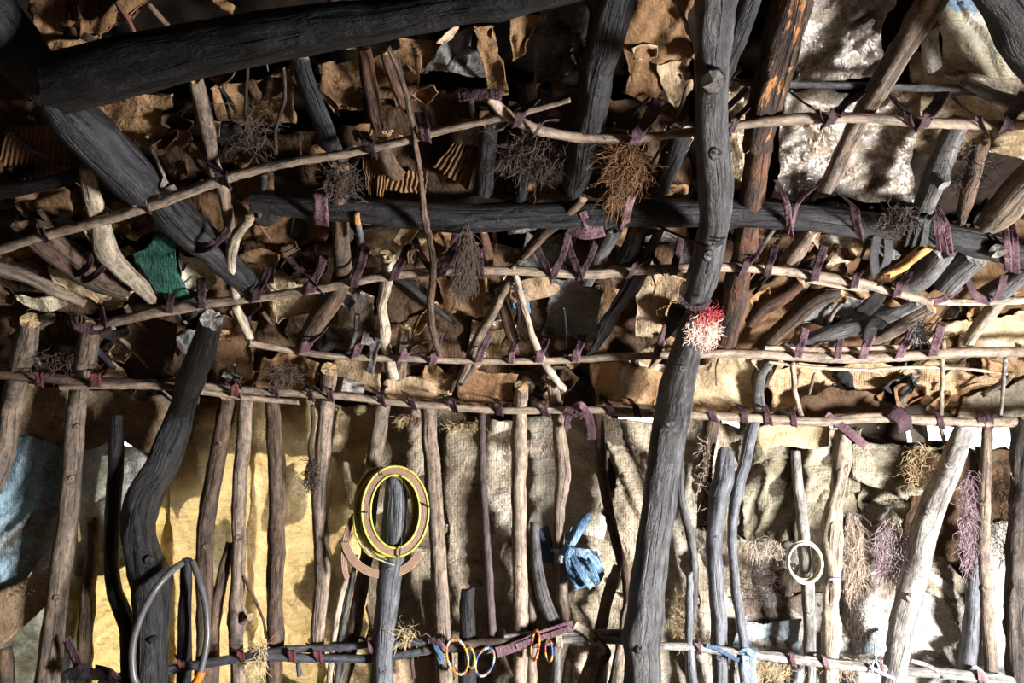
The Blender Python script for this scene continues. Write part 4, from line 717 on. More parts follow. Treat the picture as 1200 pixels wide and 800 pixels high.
K('rail_rod', 'pale', .01, [(1080, 352, 4), (1120, 354, 4), (1170, 353, 4.5), (1215, 350, 4.5)], 'short pale rod at the right continuing the third', 'rail', knots=1)
K('rail_rod', 'peeled', -.02, [(-12, 295, 6.5), (50, 276, 6), (110, 261, 6), (180, 240, 6), (250, 214, 6), (320, 194, 5.5), (400, 181, 5), (470, 166, 5), (530, 150, 4.5), (600, 135, 4), (668, 117, 3)], 'fourth long rod rising from the left edge', 'rail', sides=12, knots=5, wig=1)
K('rail_rod', 'peeled', -.02, [(572, 114, 6.5), (600, 138, 6.5), (630, 152, 6), (680, 161, 5.5), (740, 162, 5), (800, 156, 5), (860, 147, 5), (940, 139, 6.5), (1010, 138, 6), (1080, 143, 6.5), (1150, 146, 6), (1215, 145, 6)], 'bent rod across the upper right of the roof', 'rail', sides=12, knots=5, wig=1)
K('rail_rod', 'grey', .04, [(860, 96, 4), (930, 99, 4.5), (1000, 101, 4.5), (1080, 103, 4.5), (1140, 106, 5), (1190, 120, 7)], 'grey rod behind the foil at the upper right', 'rail', knots=1)
K('rail_rod', 'palegrey', .035, [(1130, 96, 6), (1165, 112, 7), (1200, 124, 8)], 'short pale branch end at the upper right', knots=1)
K('rail_rod', 'soot', .04, [(-10, 225, 10), (40, 218, 8), (90, 205, 8), (130, 195, 7)], 'sooty branch crossing the far left roof', knots=1)
K('rail_rod', 'bluegrey', -.01, [(290, 767, 4), (340, 761, 4.5), (400, 758, 4), (450, 753, 4), (508, 753, 4)], 'upper grey rod of the lower rail left of centre', 'rail', knots=1)
K('rail_rod', 'bluegrey', -.012, [(118, 797, 5), (170, 789, 5.5), (230, 779, 5.5), (300, 769, 5), (370, 771, 5), (440, 771, 4.5), (490, 764, 4.5), (520, 757, 4.5)], 'lower grey rail running from the left bottom', 'rail', knots=2)
K('rail_rod', 'brown', -.01, [(495, 762, 5), (540, 757, 6), (575, 753, 5.5), (620, 752, 5)], 'brown knotty piece in the lower rail', 'rail', knots=3, rough=.15)
K('rail_rod', 'palegrey', -.01, [(560, 762, 4), (620, 755, 4.5), (680, 748, 4.5), (735, 751, 4.5)], 'lower pale rod left of the centre post foot', 'rail', knots=1)
K('rail_rod', 'palegrey', -.006, [(590, 746, 3.5), (650, 742, 4), (735, 741, 4)], 'upper pale rod left of the centre post foot', 'rail', knots=1)
K('rail_rod', 'palegrey', -.012, [(768, 757, 4), (810, 758, 5), (870, 765, 5.5), (930, 772, 5.5), (1000, 780, 5.5), (1060, 786, 5.5), (1120, 790, 6), (1215, 801, 6)], 'pale lower rail right of the centre post', 'rail', knots=3, wig=1)
K('twig', 'pale', .01, [(866, 772, 3), (872, 812, 3)], 'small pale peg under the right lower rail', 'twig', knots=0)
# ================================================================== beams and poles of the roof
K('roof_beam', 'char', .03, [(296, 238, 11), (360, 244, 12), (420, 247, 14), (480, 252, 17), (560, 255, 17), (640, 252, 15), (720, 250, 16), (800, 250, 17), (880, 251, 16), (950, 256, 15), (1010, 263, 15), (1060, 268, 14), (1110, 276, 14), (1150, 286, 16), (1185, 297, 13), (1215, 303, 14)], 'long sooty beam across the middle of the roof', 'beam', stubs=[(1166, 292, 10, 2, 2)], knots=4, sides=20, rough=.08)
K('roof_log', 'soot', -.13, [(70, 98, 34), (140, 80, 33), (220, 62, 31), (300, 45, 29), (380, 32, 26), (460, 22, 22), (540, 8, 20), (600, -2, 20), (650, -14, 20)], 'thick black log across the top left', 'log', knots=3, sides=24, rough=.05)
K('roof_log', 'soot', -.05, [(-30, -10, 30), (0, 30, 31), (30, 72, 30), (58, 108, 22)], 'black log end in the top left corner', 'log', jag=.3)
K('roof_log', 'smoke', -.02, [(60, 112, 20), (92, 144, 27), (125, 178, 26), (158, 212, 25), (172, 226, 22)], 'grey log running down from the top left crossing', 'log', jag=.2, knots=1)
K('roof_log', 'char', .02, [(185, 226, 20), (215, 262, 22), (245, 288, 20), (275, 318, 16), (300, 342, 12)], 'dark log tied with a band below the fourth rod', 'log', jag=.3, knots=1)
K('roof_log', 'brown', .02, [(18, 258, 10), (52, 280, 18), (88, 308, 19), (120, 328, 17), (152, 342, 10)], 'brown log tied with a band at the far left', 'log', jag=.3)
K('bent_pole', 'postwood', -.08, [(840, -15, 26), (837, 30, 23), (835, 70, 20), (834, 110, 19), (834, 150, 19), (838, 200, 20), (838, 250, 18), (832, 290, 18), (823, 325, 18), (814, 350, 15)], 'large bent grey pole hanging in front of the roof', 'pole', stubs=[(836, 96, 15, 0, 0)], knots=3, sides=24, rough=.08, groove=.05, scars=[(838, 180, 4), (830, 300, 4)])
K('roof_branch', 'char', -.07, [(885, -15, 13), (868, 30, 13), (852, 70, 12), (844, 100, 10)], 'dark fork branch joining the large bent pole', knots=1)
K('roof_branch', 'flakebark', .02, [(930, -15, 24), (918, 40, 23), (905, 90, 22), (893, 140, 19), (887, 170, 17)], 'flaking dark bark log at the upper right', 'log', sides=20, knots=3, groove=.2)
K('roof_branch', 'redbark', .04, [(890, 165, 15), (884, 210, 14), (876, 260, 14), (872, 300, 13), (864, 330, 14), (858, 370, 13), (850, 408, 11)], 'reddish bark branch down beside the big pole', knots=3, groove=.12)
K('roof_branch', 'tan', .02, [(1098, -15, 17), (1080, 20, 16), (1055, 60, 14), (1028, 105, 13), (1005, 145, 11), (985, 185, 10), (968, 222, 9)], 'brown peeled rafter slanting through the top right', knots=2)
K('roof_branch', 'tan', .04, [(950, 268, 9), (940, 285, 10), (926, 303, 11)], 'short rafter end below the beam at right', jag=.2)
K('roof_branch', 'soot', -.12, [(1140, -50, 26), (1180, -5, 28), (1212, 45, 30), (1240, 90, 30)], 'black beam end in the top right corner', 'beam')
K('roof_branch', 'palegrey', .04, [(1090, 30, 9), (1091, 60, 9), (1093, 78, 10)], 'blunt pale rafter stub beside the cream sack', jag=.15)
K('roof_branch', 'grey', .03, [(1124, 142, 13), (1108, 175, 13), (1095, 210, 13), (1080, 246, 11)], 'grey rafter with a cut knot above the beam', jag=.15, stubs=[(1100, 205, 9, 6, 12)])
K('roof_branch', 'brown', .04, [(1150, 165, 9), (1142, 200, 9), (1132, 235, 8), (1126, 262, 4)], 'thin dark rafter second from the right above the beam', groove=.2)
K('roof_branch', 'tan', .03, [(1225, 190, 18), (1198, 218, 18), (1175, 245, 17), (1158, 264, 14)], 'thick tan rafter at the right edge above the beam', jag=.2)
K('roof_branch', 'grey', .035, [(1105, 292, 15), (1092, 310, 15), (1070, 330, 14), (1052, 338, 11)], 'thick grey rafter below the beam at right', jag=.2)
K('roof_branch', 'grey', .03, [(1142, 300, 15), (1122, 318, 16), (1106, 334, 15)], 'cut grey rafter below the beam beside the black flap', jag=.12)
K('roof_branch', 'grey', .035, [(1200, 320, 10), (1178, 335, 12), (1155, 348, 12)], 'dark bark rafter end at the far right', jag=.3)
K('roof_branch', 'pale', .04, [(1178, 344, 9), (1160, 366, 8), (1140, 392, 7), (1133, 402, 6)], 'pale thin rafter at the far right', jag=.2)
K('roof_branch', 'grey', .045, [(1072, 350, 10), (1040, 368, 11), (1005, 382, 10), (965, 392, 9), (940, 402, 7)], 'long grey rafter lying low in the right roof')
K('roof_branch', 'tan', .04, [(1092, 358, 11), (1062, 374, 11), (1035, 392, 10), (1015, 402, 9)], 'tan rafter below the long grey one')
K('roof_branch', 'brown', .04, [(985, 340, 9), (955, 352, 10), (930, 372, 10), (905, 396, 9), (896, 408, 8)], 'mossy brown rafter right of the reddish branch')
K('roof_branch', 'redbark', .045, [(940, 328, 8), (920, 345, 9), (895, 360, 9), (880, 378, 8)], 'orange brown rafter beside the reddish branch')
K('roof_branch', 'orangewood', .0, [(1084, 290, 8), (1070, 302, 9), (1055, 314, 8), (1040, 322, 6)], 'broken bright orange wood splinter under the beam', jag=.8, rough=.3, flat=.6)
K('plank', 'smoke', .04, [(350, 66, 14), (362, 105, 14), (376, 140, 14), (388, 172, 15)], 'grey split plank hanging under the big log', flat=.5, groove=.15, rough=.05)
K('roof_branch', 'redbark', .02, [(426, 56, 8), (431, 88, 9), (437, 120, 9), (443, 150, 7)], 'smooth reddish stick under the big log', rough=.05, jag=.1)
K('roof_branch', 'redbark', .05, [(450, 62, 5), (460, 90, 6), (470, 118, 5), (478, 130, 4)], 'thin reddish stick behind the hanging vine')
K('roof_branch', 'brown', .05, [(445, 165, 9), (455, 190, 10), (465, 205, 10)], 'short brown rafter below the fourth rod', jag=.2)
K('roof_branch', 'tan', .04, [(229, 92, 9), (236, 120, 9), (243, 150, 9), (248, 178, 7), (254, 205, 8), (264, 235, 7), (270, 268, 6)], 'crooked tan rafter crossing the fourth rod at left', knots=3)
K('roof_branch', 'pale', .0, [(293, 254, 6), (281, 270, 6), (272, 290, 6), (271, 315, 6), (277, 347, 5)], 'pale knobbly wavy stick left of centre', knots=4, rough=.18)
K('roof_branch', 'pale', .03, [(275, 358, 5), (284, 375, 5.5), (293, 398, 5)], 'pale knobbly stick end below the third rod', rough=.16)
K('driftwood', 'pale', .0, [(101, 196, 7), (108, 225, 10), (116, 262, 11), (124, 292, 13), (145, 318, 12), (165, 336, 10), (178, 353, 6)], 'bent pale weathered branch at left', flat=.7, groove=.1, knots=2)
K('roof_branch', 'tan', .02, [(-12, 312, 8), (25, 322, 8), (60, 338, 8), (100, 356, 5)], 'tan branch slanting at the left edge', knots=2)
K('roof_branch', 'brown', .04, [(398, 196, 11), (398, 240, 10), (400, 290, 10), (400, 325, 11), (390, 350, 12), (372, 375, 12), (356, 402, 9)], 'bent brown trunk under the beam left of centre', knots=2)
K('roof_branch', 'char', .05, [(573, 142, 11), (570, 180, 11), (566, 225, 10)], 'charred rafter tip above the beam', jag=.3)
K('roof_branch', 'char', .01, [(725, -15, 24), (712, 40, 22), (698, 90, 20), (690, 140, 19), (680, 190, 17), (672, 222, 14)], 'broad charred rafter left of the large bent pole', 'log', knots=3, groove=.1)
K('roof_branch', 'char', .05, [(800, 150, 14), (785, 190, 13), (768, 225, 12)], 'charred rafter behind the large bent pole', knots=1)
K('roof_branch', 'brown', .02, [(683, 232, 6), (660, 255, 7), (635, 275, 7), (612, 302, 5)], 'thin pole slanting over the beam at centre', rough=.06)
K('roof_branch', 'grey', .05, [(720, 266, 11), (708, 288, 11), (695, 312, 10), (688, 330, 8)], 'mottled grey rafter below the beam at centre')
K('roof_branch', 'bark', .045, [(748, 266, 11), (742, 285, 12), (733, 306, 11)], 'split rotten rafter end below the beam')
K('bark_strip', 'char', .02, [(772, 272, 10), (758, 300, 13), (740, 335, 17), (720, 365, 15), (705, 395, 11), (688, 422, 7)], 'black fibrous bark strip hanging at centre', flat=.35, groove=.5, rough=.25, sides=28)
K('roof_branch', 'pale', .0, [(601, 312, 3.5), (610, 345, 4), (618, 375, 4), (628, 405, 4.5), (642, 432, 4.5), (661, 456, 4)], 'pale dry thin stick dropping at centre', knots=1, jag=.4)
K('roof_branch', 'tan', .02, [(600, 322, 6), (588, 345, 6), (574, 372, 6), (560, 396, 6), (546, 430, 5), (538, 446, 4)], 'tan slanting stick meeting the pale dry one')
K('roof_branch', 'redbark', .045, [(585, 340, 6), (592, 365, 7), (600, 395, 7)], 'reddish short stick behind the blue scrap')
K('roof_branch', 'pale', .02, [(455, 298, 9), (452, 330, 7), (448, 360, 6), (450, 390, 7), (453, 412, 6), (460, 440, 7)], 'torn pale stick left of the hanging vine', rough=.2, groove=.2, knots=3)
K('roof_branch', 'tan', .04, [(475, 385, 7), (470, 415, 8), (468, 438, 9)], 'tan rafter stub over the second rod')
K('roof_branch', 'tan', .03, [(560, 425, 5), (548, 436, 5), (540, 447, 5)], 'small tan peg above the wall rail')
K('roof_branch', 'redbark', .05, [(566, 270, 5), (570, 290, 6), (572, 310, 6)], 'small reddish stub under the beam')
K('roof_branch', 'orangewood', .0, [(418, 250, 3.5), (419, 262, 4)], 'tiny orange glowing peg tip on the left beam', 'stick', knots=0)
K('roof_branch', 'grey', .0, [(419, 262, 4), (423, 282, 4)], 'tiny grey peg below the orange tip', 'stick', knots=0)
K('hanging_vine', 'brown', -.03, [(455, 55, 3), (470, 90, 3.2), (480, 130, 3.2), (488, 175, 3.2), (494, 220, 3.2), (498, 258, 4.5), (503, 275, 3.6), (507, 300, 4), (507, 330, 4.5), (504, 360, 4.5), (509, 395, 4), (516, 416, 3.5)], 'long dark vine hanging left of centre', 'vine', knots=0)
K('hanging_vine', 'darkvine', .0, [(332, 80, 2), (334, 110, 2.4), (328, 135, 2.4), (322, 160, 2), (326, 190, 2)], 'thin dark vine beside the grey plank', 'vine', knots=0)
K('hanging_vine', 'darkvine', .0, [(292, 40, 1.6), (290, 90, 1.8), (288, 130, 2), (295, 165, 2.2)], 'thin dark vine under the big log at left', 'vine', knots=0)
K('twig', 'brown', .0, [(784, 142, 1.6), (780, 165, 1.8), (764, 190, 1.8), (755, 212, 1.6)], 'slim bent twig above the beam', 'twig', knots=0)
K('twig', 'pale', -.01, [(790, 0, 2), (802, 25, 2.4), (807, 40, 2)], 'slim pale twig at the top centre', 'twig', knots=0)
K('twig', 'brown', -.01, [(806, 98, 1.4), (798, 122, 1.6), (790, 142, 1.4)], 'slim straw left of the large bent pole', 'twig', knots=0)
K('twig', 'tan', .0, [(764, 322, 1), (768, 335, 1.2), (764, 350, 1.2), (760, 362, 1)], 'hooked little twig under the third rod', 'twig', knots=0)
K('roof_branch', 'tan', .05, [(22, 395, 7), (44, 380, 7), (60, 372, 6)], 'tan branch end at the far left roof edge')
K('roof_branch', 'brown', .055, [(60, 130, 7), (45, 180, 7), (30, 240, 6)], 'dark branch behind the far left log') if False else None
K('roof_branch', 'brown', .05, [(425, 60, 6), (410, 30, 6)], 'x') if False else None
K('roof_branch', 'soot', .06, [(640, 100, 8), (628, 150, 8), (615, 200, 8), (606, 240, 8)], 'sooty rafter left of the broad charred rafter')
K('roof_branch', 'grey', .055, [(925, 405, 7), (895, 430, 7), (888, 455, 7), (890, 480, 7)], 'grey stick standing on the right wall rail')
K('roof_branch', 'peeled', .04, [(732, 425, 6), (730, 440, 6), (734, 455, 4)], 'pale peg behind the brown paper fan')
K('branch_post', 'pale', .04, [(668, 772, 5), (664, 812, 6)], 'pale stub under the lower rail left of the rag knot', jag=.2)
K('branch_post', 'peeled', .045, [(708, 764, 6), (704, 812, 7)], 'pale split stub right of the rag knot below the rail', jag=.2)
K('branch_post', 'tan', .04, [(728, 762, 5), (720, 812, 6)], 'tan stub tight against the centre post foot', jag=.2)
K('branch_post', 'brown', .03, [(483, 768, 2), (484, 795, 2)], 'tiny dark peg below the lower rail beside the stump', 'twig', knots=0)
K('branch_post', 'grey', .03, [(350, 776, 3), (352, 792, 3.5)], 'small grey peg hanging below the left lower rail', 'twig', knots=0)
# ================================================================== strips that tie the rods
lashing('purple', 'dark purple cloth strips tying the long wall rail', [(323, 460, 8, -10, 14), (364, 463, 8, -10, 14), (387, 464, 8, -6, 14), (447, 469, 9, -12, 16), (483, 473, 9, -10, 14), (532, 477, 10, -16, 14),
  (585, 480, 9, -6, 14), (638, 481, 10, -14, 14), (715, 481, 8, -10, 16), (746, 482, 8, -10, 16), (835, 487, 9, -12, 16), (872, 489, 8, -8, 16), (900, 491, 9, -6, 18), (930, 493, 7, -4, 14), (1150, 494, 9, -2, 14), (1160, 494, 8, 3, 14), (1102, 495, 7, -10, 20)], 5.5)
lashing('mauve', 'purple cloth strips tying the second rod', [(358, 408, 12, 22, 24), (418, 412, 9, 14, 30), (474, 416, 13, 26, 18), (508, 420, 9, 8, 30), (562, 418, 9, 12, 30), (599, 420, 8, 6, 24), (632, 419, 10, 8, 22), (675, 418, 10, 8, 26),
  (770, 413, 10, 12, 32), (936, 413, 9, 8, 28), (982, 414, 8, 4, 26), (1012, 414, 10, 10, 26), (1055, 414, 10, 14, 26), (1094, 412, 10, 8, 30)], 5.5)
lashing('purple', 'dark purple zigzag strips tying the third rod', [(198, 362, 9, 4, 28), (236, 356, 10, 0, 30), (300, 347, 10, 14, 34), (364, 338, 11, 16, 40), (372, 336, 8, -34, 34), (416, 329, 11, 12, 40), (463, 321, 11, 16, 36), (505, 318, 8, -20, 40), (519, 318, 9, 16, 46),
  (563, 317, 9, -2, 30), (642, 317, 9, -16, 36), (650, 319, 9, 16, 46), (678, 320, 9, -14, 44), (682, 321, 8, 18, 44), (740, 319, 9, 28, 36), (790, 315, 9, 8, 36), (772, 314, 7, -16, 30), (872, 315, 10, 22, 34), (900, 317, 9, 8, 30), (955, 322, 10, 10, 34), (1002, 330, 9, 12, 26), (1052, 341, 10, 16, 30)], 6)
lashing('purple', 'dark purple strips tying the fourth long rod', [(52, 275, 13, -30, 26), (168, 240, 14, -16, 26), (262, 211, 15, -18, 24), (433, 174, 16, -10, 20), (498, 158, 14, -6, 26)], 6.5, off=-.02)
lashing('purple', 'purple strips tying the bent rod at the upper right', [(608, 140, 12, 20, 22), (745, 161, 16, 26, 44), (860, 147, 8, 22, 28), (975, 139, 17, 34, 34), (962, 138, 7, -36, 30), (1065, 141, 9, -22, 30), (1084, 143, 15, 24, 36), (1150, 145, 8, -32, 30), (1180, 145, 14, 22, 36), (630, 152, 5, 30, 10)], 7.5, off=-.02)
lashing('mauve', 'purple strips wound round the long sooty beam', [(376, 246, 18, -2, 16), (735, 250, 10, 26, 56), (924, 256, 8, -14, 44), (930, 256, 5, 30, 40), (1004, 262, 11, -22, 34), (1098, 276, 6, -16, 40), (1105, 278, 7, -18, 42), (1112, 279, 6, -16, 40), (1181, 300, 8, -6, 40), (1190, 302, 8, -4, 40)], 16.5, off=.03, hang=.06)
lashing('blackrubber', 'black rubber strips knotted round the right end of the beam', [(1068, 270, 9, 22, 14), (1076, 272, 9, 24, 16), (1084, 274, 8, 20, 18)], 16.5, off=.03)
lashing('redrag', 'faded red strips tying the left lower rail', [(213, 781, 8, -6, 14), (283, 771, 8, -14, 14), (342, 769, 9, -4, 12), (373, 770, 9, -12, 16)], 5.5, off=-.012)
lashing('mauve', 'mauve strips tying the lower rail near the blue grey stump', [(438, 764, 11, -24, 20), (175, 789, 9, -8, 14)], 9, off=-.012)
lashing('creamrag', 'tan rag strips tying the lower rail left of the centre post', [(700, 750, 10, -12, 14), (655, 751, 8, -4, 12)], 6, off=-.012)
lashing('mauve', 'thin lilac strips tying the right lower rail', [(820, 759, 4, -4, 14), (929, 773, 6, -10, 12), (968, 777, 6, -14, 14), (1032, 784, 7, -14, 14), (1150, 794, 8, -14, 16)], 6.5, off=-.012)
lashing('redrag', 'faded red strips tying the left wall rail', [(46, 445, 8, -2, 12), (112, 446, 12, 4, 12), (228, 464, 11, 3, 10), (275, 457, 9, 4, 16)], 6.5, off=-.008)
def thing_strips(name, label, cat, off, items):
    r = empty(name, P(items[0][1][0][0], items[0][1][0][1], off)); tag(r, label, cat)
    for m, pts, wpx, nm in items: strip(m, [(x, y, (o if o is not None else off)) for x, y, o in pts], wpx, r, nm)
    return r
E = None
thing_strips('cloth_strip', 'long mauve cloth strip laid along the lower rail at centre', 'cloth', -.03, [('mauve', [(582, 764, E), (610, 755, E), (640, 742, E), (672, 732, E)], 12, 'strip'), ('mauve', [(605, 757, -.034), (640, 745, -.036), (668, 736, -.034)], 7, 'strip')])
thing_strips('rag_knot', 'tan and grey rag knotted left of the centre post foot', 'cloth', -.035, [('creamrag', [(674, 732, E), (690, 742, E), (700, 755, E)], 9, 'strip'), ('burlap_dark', [(694, 742, E), (706, 756, -.04), (712, 766, E), (704, 778, E)], 9, 'tail'), ('creamrag', [(700, 752, -.045), (708, 762, -.04), (700, 768, E)], 6, 'knot')])
thing_strips('cloth_knot', 'large purple cloth knot on the wall rail near centre', 'cloth', -.03, [('purple', [(664, 476, E), (674, 482, -.04), (686, 484, -.03)], 12, 'loop'), ('purple', [(676, 480, -.04), (688, 486, -.05), (692, 500, -.03), (693, 515, -.02)], 11, 'tail'), ('mauve', [(672, 478, -.045), (680, 474, -.055), (686, 482, -.05), (678, 488, -.045)], 8, 'knot'), ('purple', [(668, 486, -.02), (664, 496, -.02), (666, 502, -.01)], 7, 'tail')])
thing_strips('cloth_bow', 'wide purple ribbon wrapped and drooping on the right wall rail', 'cloth', -.02, [('purple', [(1030, 478, .02), (1045, 482, -.03), (1058, 492, -.035), (1060, 506, -.01)], 17, 'strip'), ('purple', [(1052, 478, -.0), (1062, 488, -.03), (1064, 496, -.02)], 9, 'strip')])
thing_strips('cloth_strip', 'purplish strip trailing diagonally below the right wall rail', 'cloth', -.012, [('mauve', [(968, 486, E), (985, 498, E), (1002, 512, E), (1014, 522, .02)], 10, 'strip')])
thing_strips('cloth_knot', 'reddish purple knot on the left wall rail', 'cloth', -.02, [('redrag', [(266, 446, E), (275, 452, -.03), (280, 466, E)], 8, 'strip'), ('purple', [(270, 450, -.03), (277, 446, -.035), (282, 456, E)], 6, 'knot')])
thing_strips('tie_band', 'dull purple band round the brown log at far left', 'band', -.03, [('purple', [(84, 322, .0), (97, 318, -.03), (106, 306, -.03), (102, 294, -.005)], 8, 'turn'), ('purple', [(92, 330, .0), (108, 325, -.03), (122, 312, -.02)], 8, 'turn')])
thing_strips('tie_band', 'dull purple band round the dark log below the fourth rod', 'band', -.02, [('purple', [(214, 290, .01), (236, 292, -.03), (254, 284, -.035), (268, 268, -.01)], 9, 'turn'), ('purple', [(224, 286, .0), (244, 286, -.035), (262, 276, -.02)], 5, 'turn')])
thing_strips('cloth_bow', 'flat purple bow of cloth under the beam at centre', 'cloth', .0, [('mauve', [(668, 266, .02), (685, 274, E), (708, 270, .01)], 14, 'loop'), ('mauve', [(682, 248, .01), (686, 258, E), (690, 268, E)], 9, 'tail')])
thing_strips('cloth_strip', 'purple strip across the bent rod end at upper centre', 'cloth', -.04, [('purple', [(538, 114, E), (562, 110, E), (588, 112, E)], 12, 'strip')])
thing_strips('rubber_flap', 'pointed black rubber flap below the beam at right', 'rubber', .0, [('blackrubber', [(1028, 274, E), (1024, 295, E), (1026, 322, E)], 13, 'flap'), ('blackrubber', [(1040, 276, .01), (1040, 300, .01), (1034, 318, .01)], 12, 'flap')])
thing_strips('rubber_flap', 'black cloth flap hanging from the third rod at right', 'rubber', .0, [('darkcloth', [(1036, 332, E), (1026, 350, E), (1010, 366, E)], 20, 'flap')])
thing_strips('rubber_flap', 'small black flap among the grey rafters at right', 'rubber', .02, [('darkcloth', [(1034, 374, E), (1022, 384, E), (1018, 396, E)], 18, 'flap')])
thing_strips('rubber_strip', 'grey rubber strip dangling over the second rod', 'rubber', -.01, [('greyplastic', [(424, 398, E), (436, 402, E), (437, 418, E), (433, 436, E)], 10, 'strip'), ('greyplastic', [(444, 398, E), (438, 410, E), (434, 428, -.005)], 10, 'strip')])
thing_strips('cloth_strip', 'brown cloth strip curved under the rods at far right', 'cloth', .0, [('mauve', [(1078, 354, E), (1100, 352, E), (1118, 342, E), (1128, 332, .02)], 8, 'strip'), ('purple', [(1134, 328, .01), (1142, 346, E), (1160, 354, E)], 8, 'strip'), ('purple', [(1164, 352, E), (1172, 338, E), (1176, 322, .02)], 9, 'strip')])
thing_strips('rubber_strip', 'dark purple strip sagging at the left end of the third rod', 'rubber', -.01, [('purple', [(84, 368, E), (92, 382, E), (112, 386, E), (130, 380, E)], 12, 'strip'), ('purple', [(118, 356, E), (121, 372, E), (122, 386, E)], 8, 'strip')])
thing_strips('dark_flap', 'dark folded strip end below the third rod at left', 'rubber', -.01, [('darkcloth', [(118, 388, E), (134, 392, E), (152, 386, E)], 12, 'flap')])
thing_strips('dark_flap', 'dark upright cloth tip beside the third rod at left', 'cloth', .02, [('darkcloth', [(243, 372, E), (240, 388, E), (240, 402, E)], 20, 'flap')])
thing_strips('cloth_strip', 'mauve cloth strip standing at the bottom left', 'cloth', -.02, [('mauve', [(78, 748, E), (88, 768, E), (94, 786, E)], 11, 'strip')])
thing_strips('blue_band', 'blue ribbon and grey blue rag tied on the right lower rail', 'cloth', -.03, [('bluecloth', [(828, 756, E), (845, 762, E), (862, 772, E), (876, 776, E)], 5, 'ribbon'), ('denim', [(868, 764, -.03), (876, 762, -.045), (884, 768, -.03)], 7, 'knot'), ('bluegreyrag', [(877, 768, E), (877, 784, E), (879, 806, E)], 17, 'tail')])
thing_strips('blue_band', 'dark blue rag knotted on the lower rail right of the stump', 'cloth', -.03, [('bluecloth', [(506, 748, E), (512, 760, -.04), (520, 772, E)], 6, 'strip'), ('bluecloth', [(508, 752, -.035), (514, 768, E), (516, 778, E)], 5, 'tail'), ('mauve', [(502, 750, -.03), (514, 752, -.045), (524, 764, -.03)], 6, 'knot')])
thing_strips('tape_band', 'lavender tape round the pale split upright', 'tape', .0, [('lavender', [(971, 679, .03), (974, 680, -.012), (981, 680, -.012), (984, 679, .02)], 7, 'tape')])
thing_strips('grey_strip', 'dark grey strip curling over the right lower rail', 'cloth', -.03, [('greyplastic', [(1068, 774, E), (1088, 780, E), (1104, 790, E), (1108, 796, E)], 5, 'strip'), ('greyplastic', [(1140, 780, E), (1150, 788, E), (1158, 802, E)], 6, 'strip')])
thing_strips('black_cloth', 'black cloth draped under the pole tip', 'cloth', -.06, [('darkcloth', [(798, 356, E), (792, 372, E), (788, 392, -.02)], 22, 'drape'), ('purple', [(795, 348, -.13), (808, 360, -.15), (824, 360, -.15), (832, 350, -.13)], 6, 'binding')])
thing_strips('wire_tie', 'dark wire bound round the large bent pole', 'wire', -.1, [('blackcord', [(770, 264, -.02), (800, 278, -.08), (822, 286, -.14), (836, 288, -.15), (850, 278, -.11)], 3, 'wire'), ('blackcord', [(812, 282, -.12), (832, 291, -.15), (848, 284, -.12)], 2.5, 'wire')])
# rolled dark bundle bottom left
thing_strips('rag_bundle', 'dark purple rag bundle on the left end of the lower rail', 'cloth', -.03, [('darkcloth', [(78, 794, E), (95, 786, -.05), (112, 792, E)], 16, 'strip'), ('purple', [(104, 790, -.04), (122, 790, -.055), (136, 794, E)], 13, 'strip'), ('purple', [(112, 782, E), (128, 786, -.05), (140, 796, E)], 7, 'strip')])
card = [o for o in COL.objects if o.get('label') == 'torn pale cardboard with a row of staple holes at lower left'][0]
ds = []
for i in range(26):
    x = 26 + i * 1.6 + (i % 2) * 1.5; y = 694 - i * 1.42 + (i % 3) * 2.2 + 6
    c0 = P(x, y, .03); ds.append(tube_data([c0, c0 + Vector((.004, 0, .003))], [.0022, .0016], 6, .2, i, True, jag=0))
Vv, Ff, Gg, _m = join(ds); link('staple_hole', Vv, Ff, 'blackcord', card, Gg)['kind'] = 'stuff'
# green rag
sheet('green_rag', 'greencloth', .015, [(150, 290), (172, 284), (188, 278), (206, 282)], [(178, 340), (190, 344), (204, 344), (217, 338)], 'ragged green cloth scrap in the left roof', amp=.02, freq=8, rag=5)
# ================================================================== cords
def cordpts(pts, n=6):
    return [P(x, y, o) for x, y, o in spline(pts, n)]
def cord(m, pts, hw, parent, name, n=6, sides=8, rough=0.02):
    SEED[0] += 1
    path = cordpts(pts, n); r = hw * 2.25 / F
    V, Fc, G, mi = tube_data(path, [r] * len(path), sides, rough, SEED[0], True, jag=0)
    return link(name, V, Fc, m, parent, G)
def ell(cx, cy, rx, ry, off, a0=0, a1=360, rot=0, n=36, do=0):
    out = []; rt = math.radians(rot)
    for i in range(n + 1):
        a = math.radians(a0 + (a1 - a0) * i / n); x = rx * math.cos(a); y = ry * math.sin(a)
        out.append((cx + x * math.cos(rt) - y * math.sin(rt), cy + x * math.sin(rt) + y * math.cos(rt), off + do * i / n))
    return out
def strap_turn(root, cx, cy, rx, ry, wdt, off, rot=0, a0=0, a1=360, edges=True, cords=6):
    datas = []
    for k in range(cords):
        d = -wdt / 2 + wdt * (k + .5) / cords
        path = [P(*p) for p in ell(cx, cy, rx + d, ry + d, off, a0, a1, rot)]
        datas.append(tube_data(path, [wdt / cords * .62 * 2.2 / F] * len(path), 6, .12, k, False))
    V, Fc, G, mi = join(datas); b = link('woven_band', V, Fc, 'browncord', root, G)
    if edges:
        for d in (-wdt / 2 - .6, wdt / 2 + .6):
            path = [P(*p) for p in ell(cx, cy, rx + d, ry + d, off - .002, a0, a1, rot)]
            V, Fc, G, mi = tube_data(path, [1.25 * 2.2 / F] * len(path), 6, .05, 3, False); e = link('edge_cord', V, Fc, 'yellowcord', root, G); e['label'] = 'yellow edge cord'
r = empty('coiled_strap', P(463, 560, -.06)); tag(r, 'coiled brown woven strap with yellow edges on the blue grey stump', 'strap')
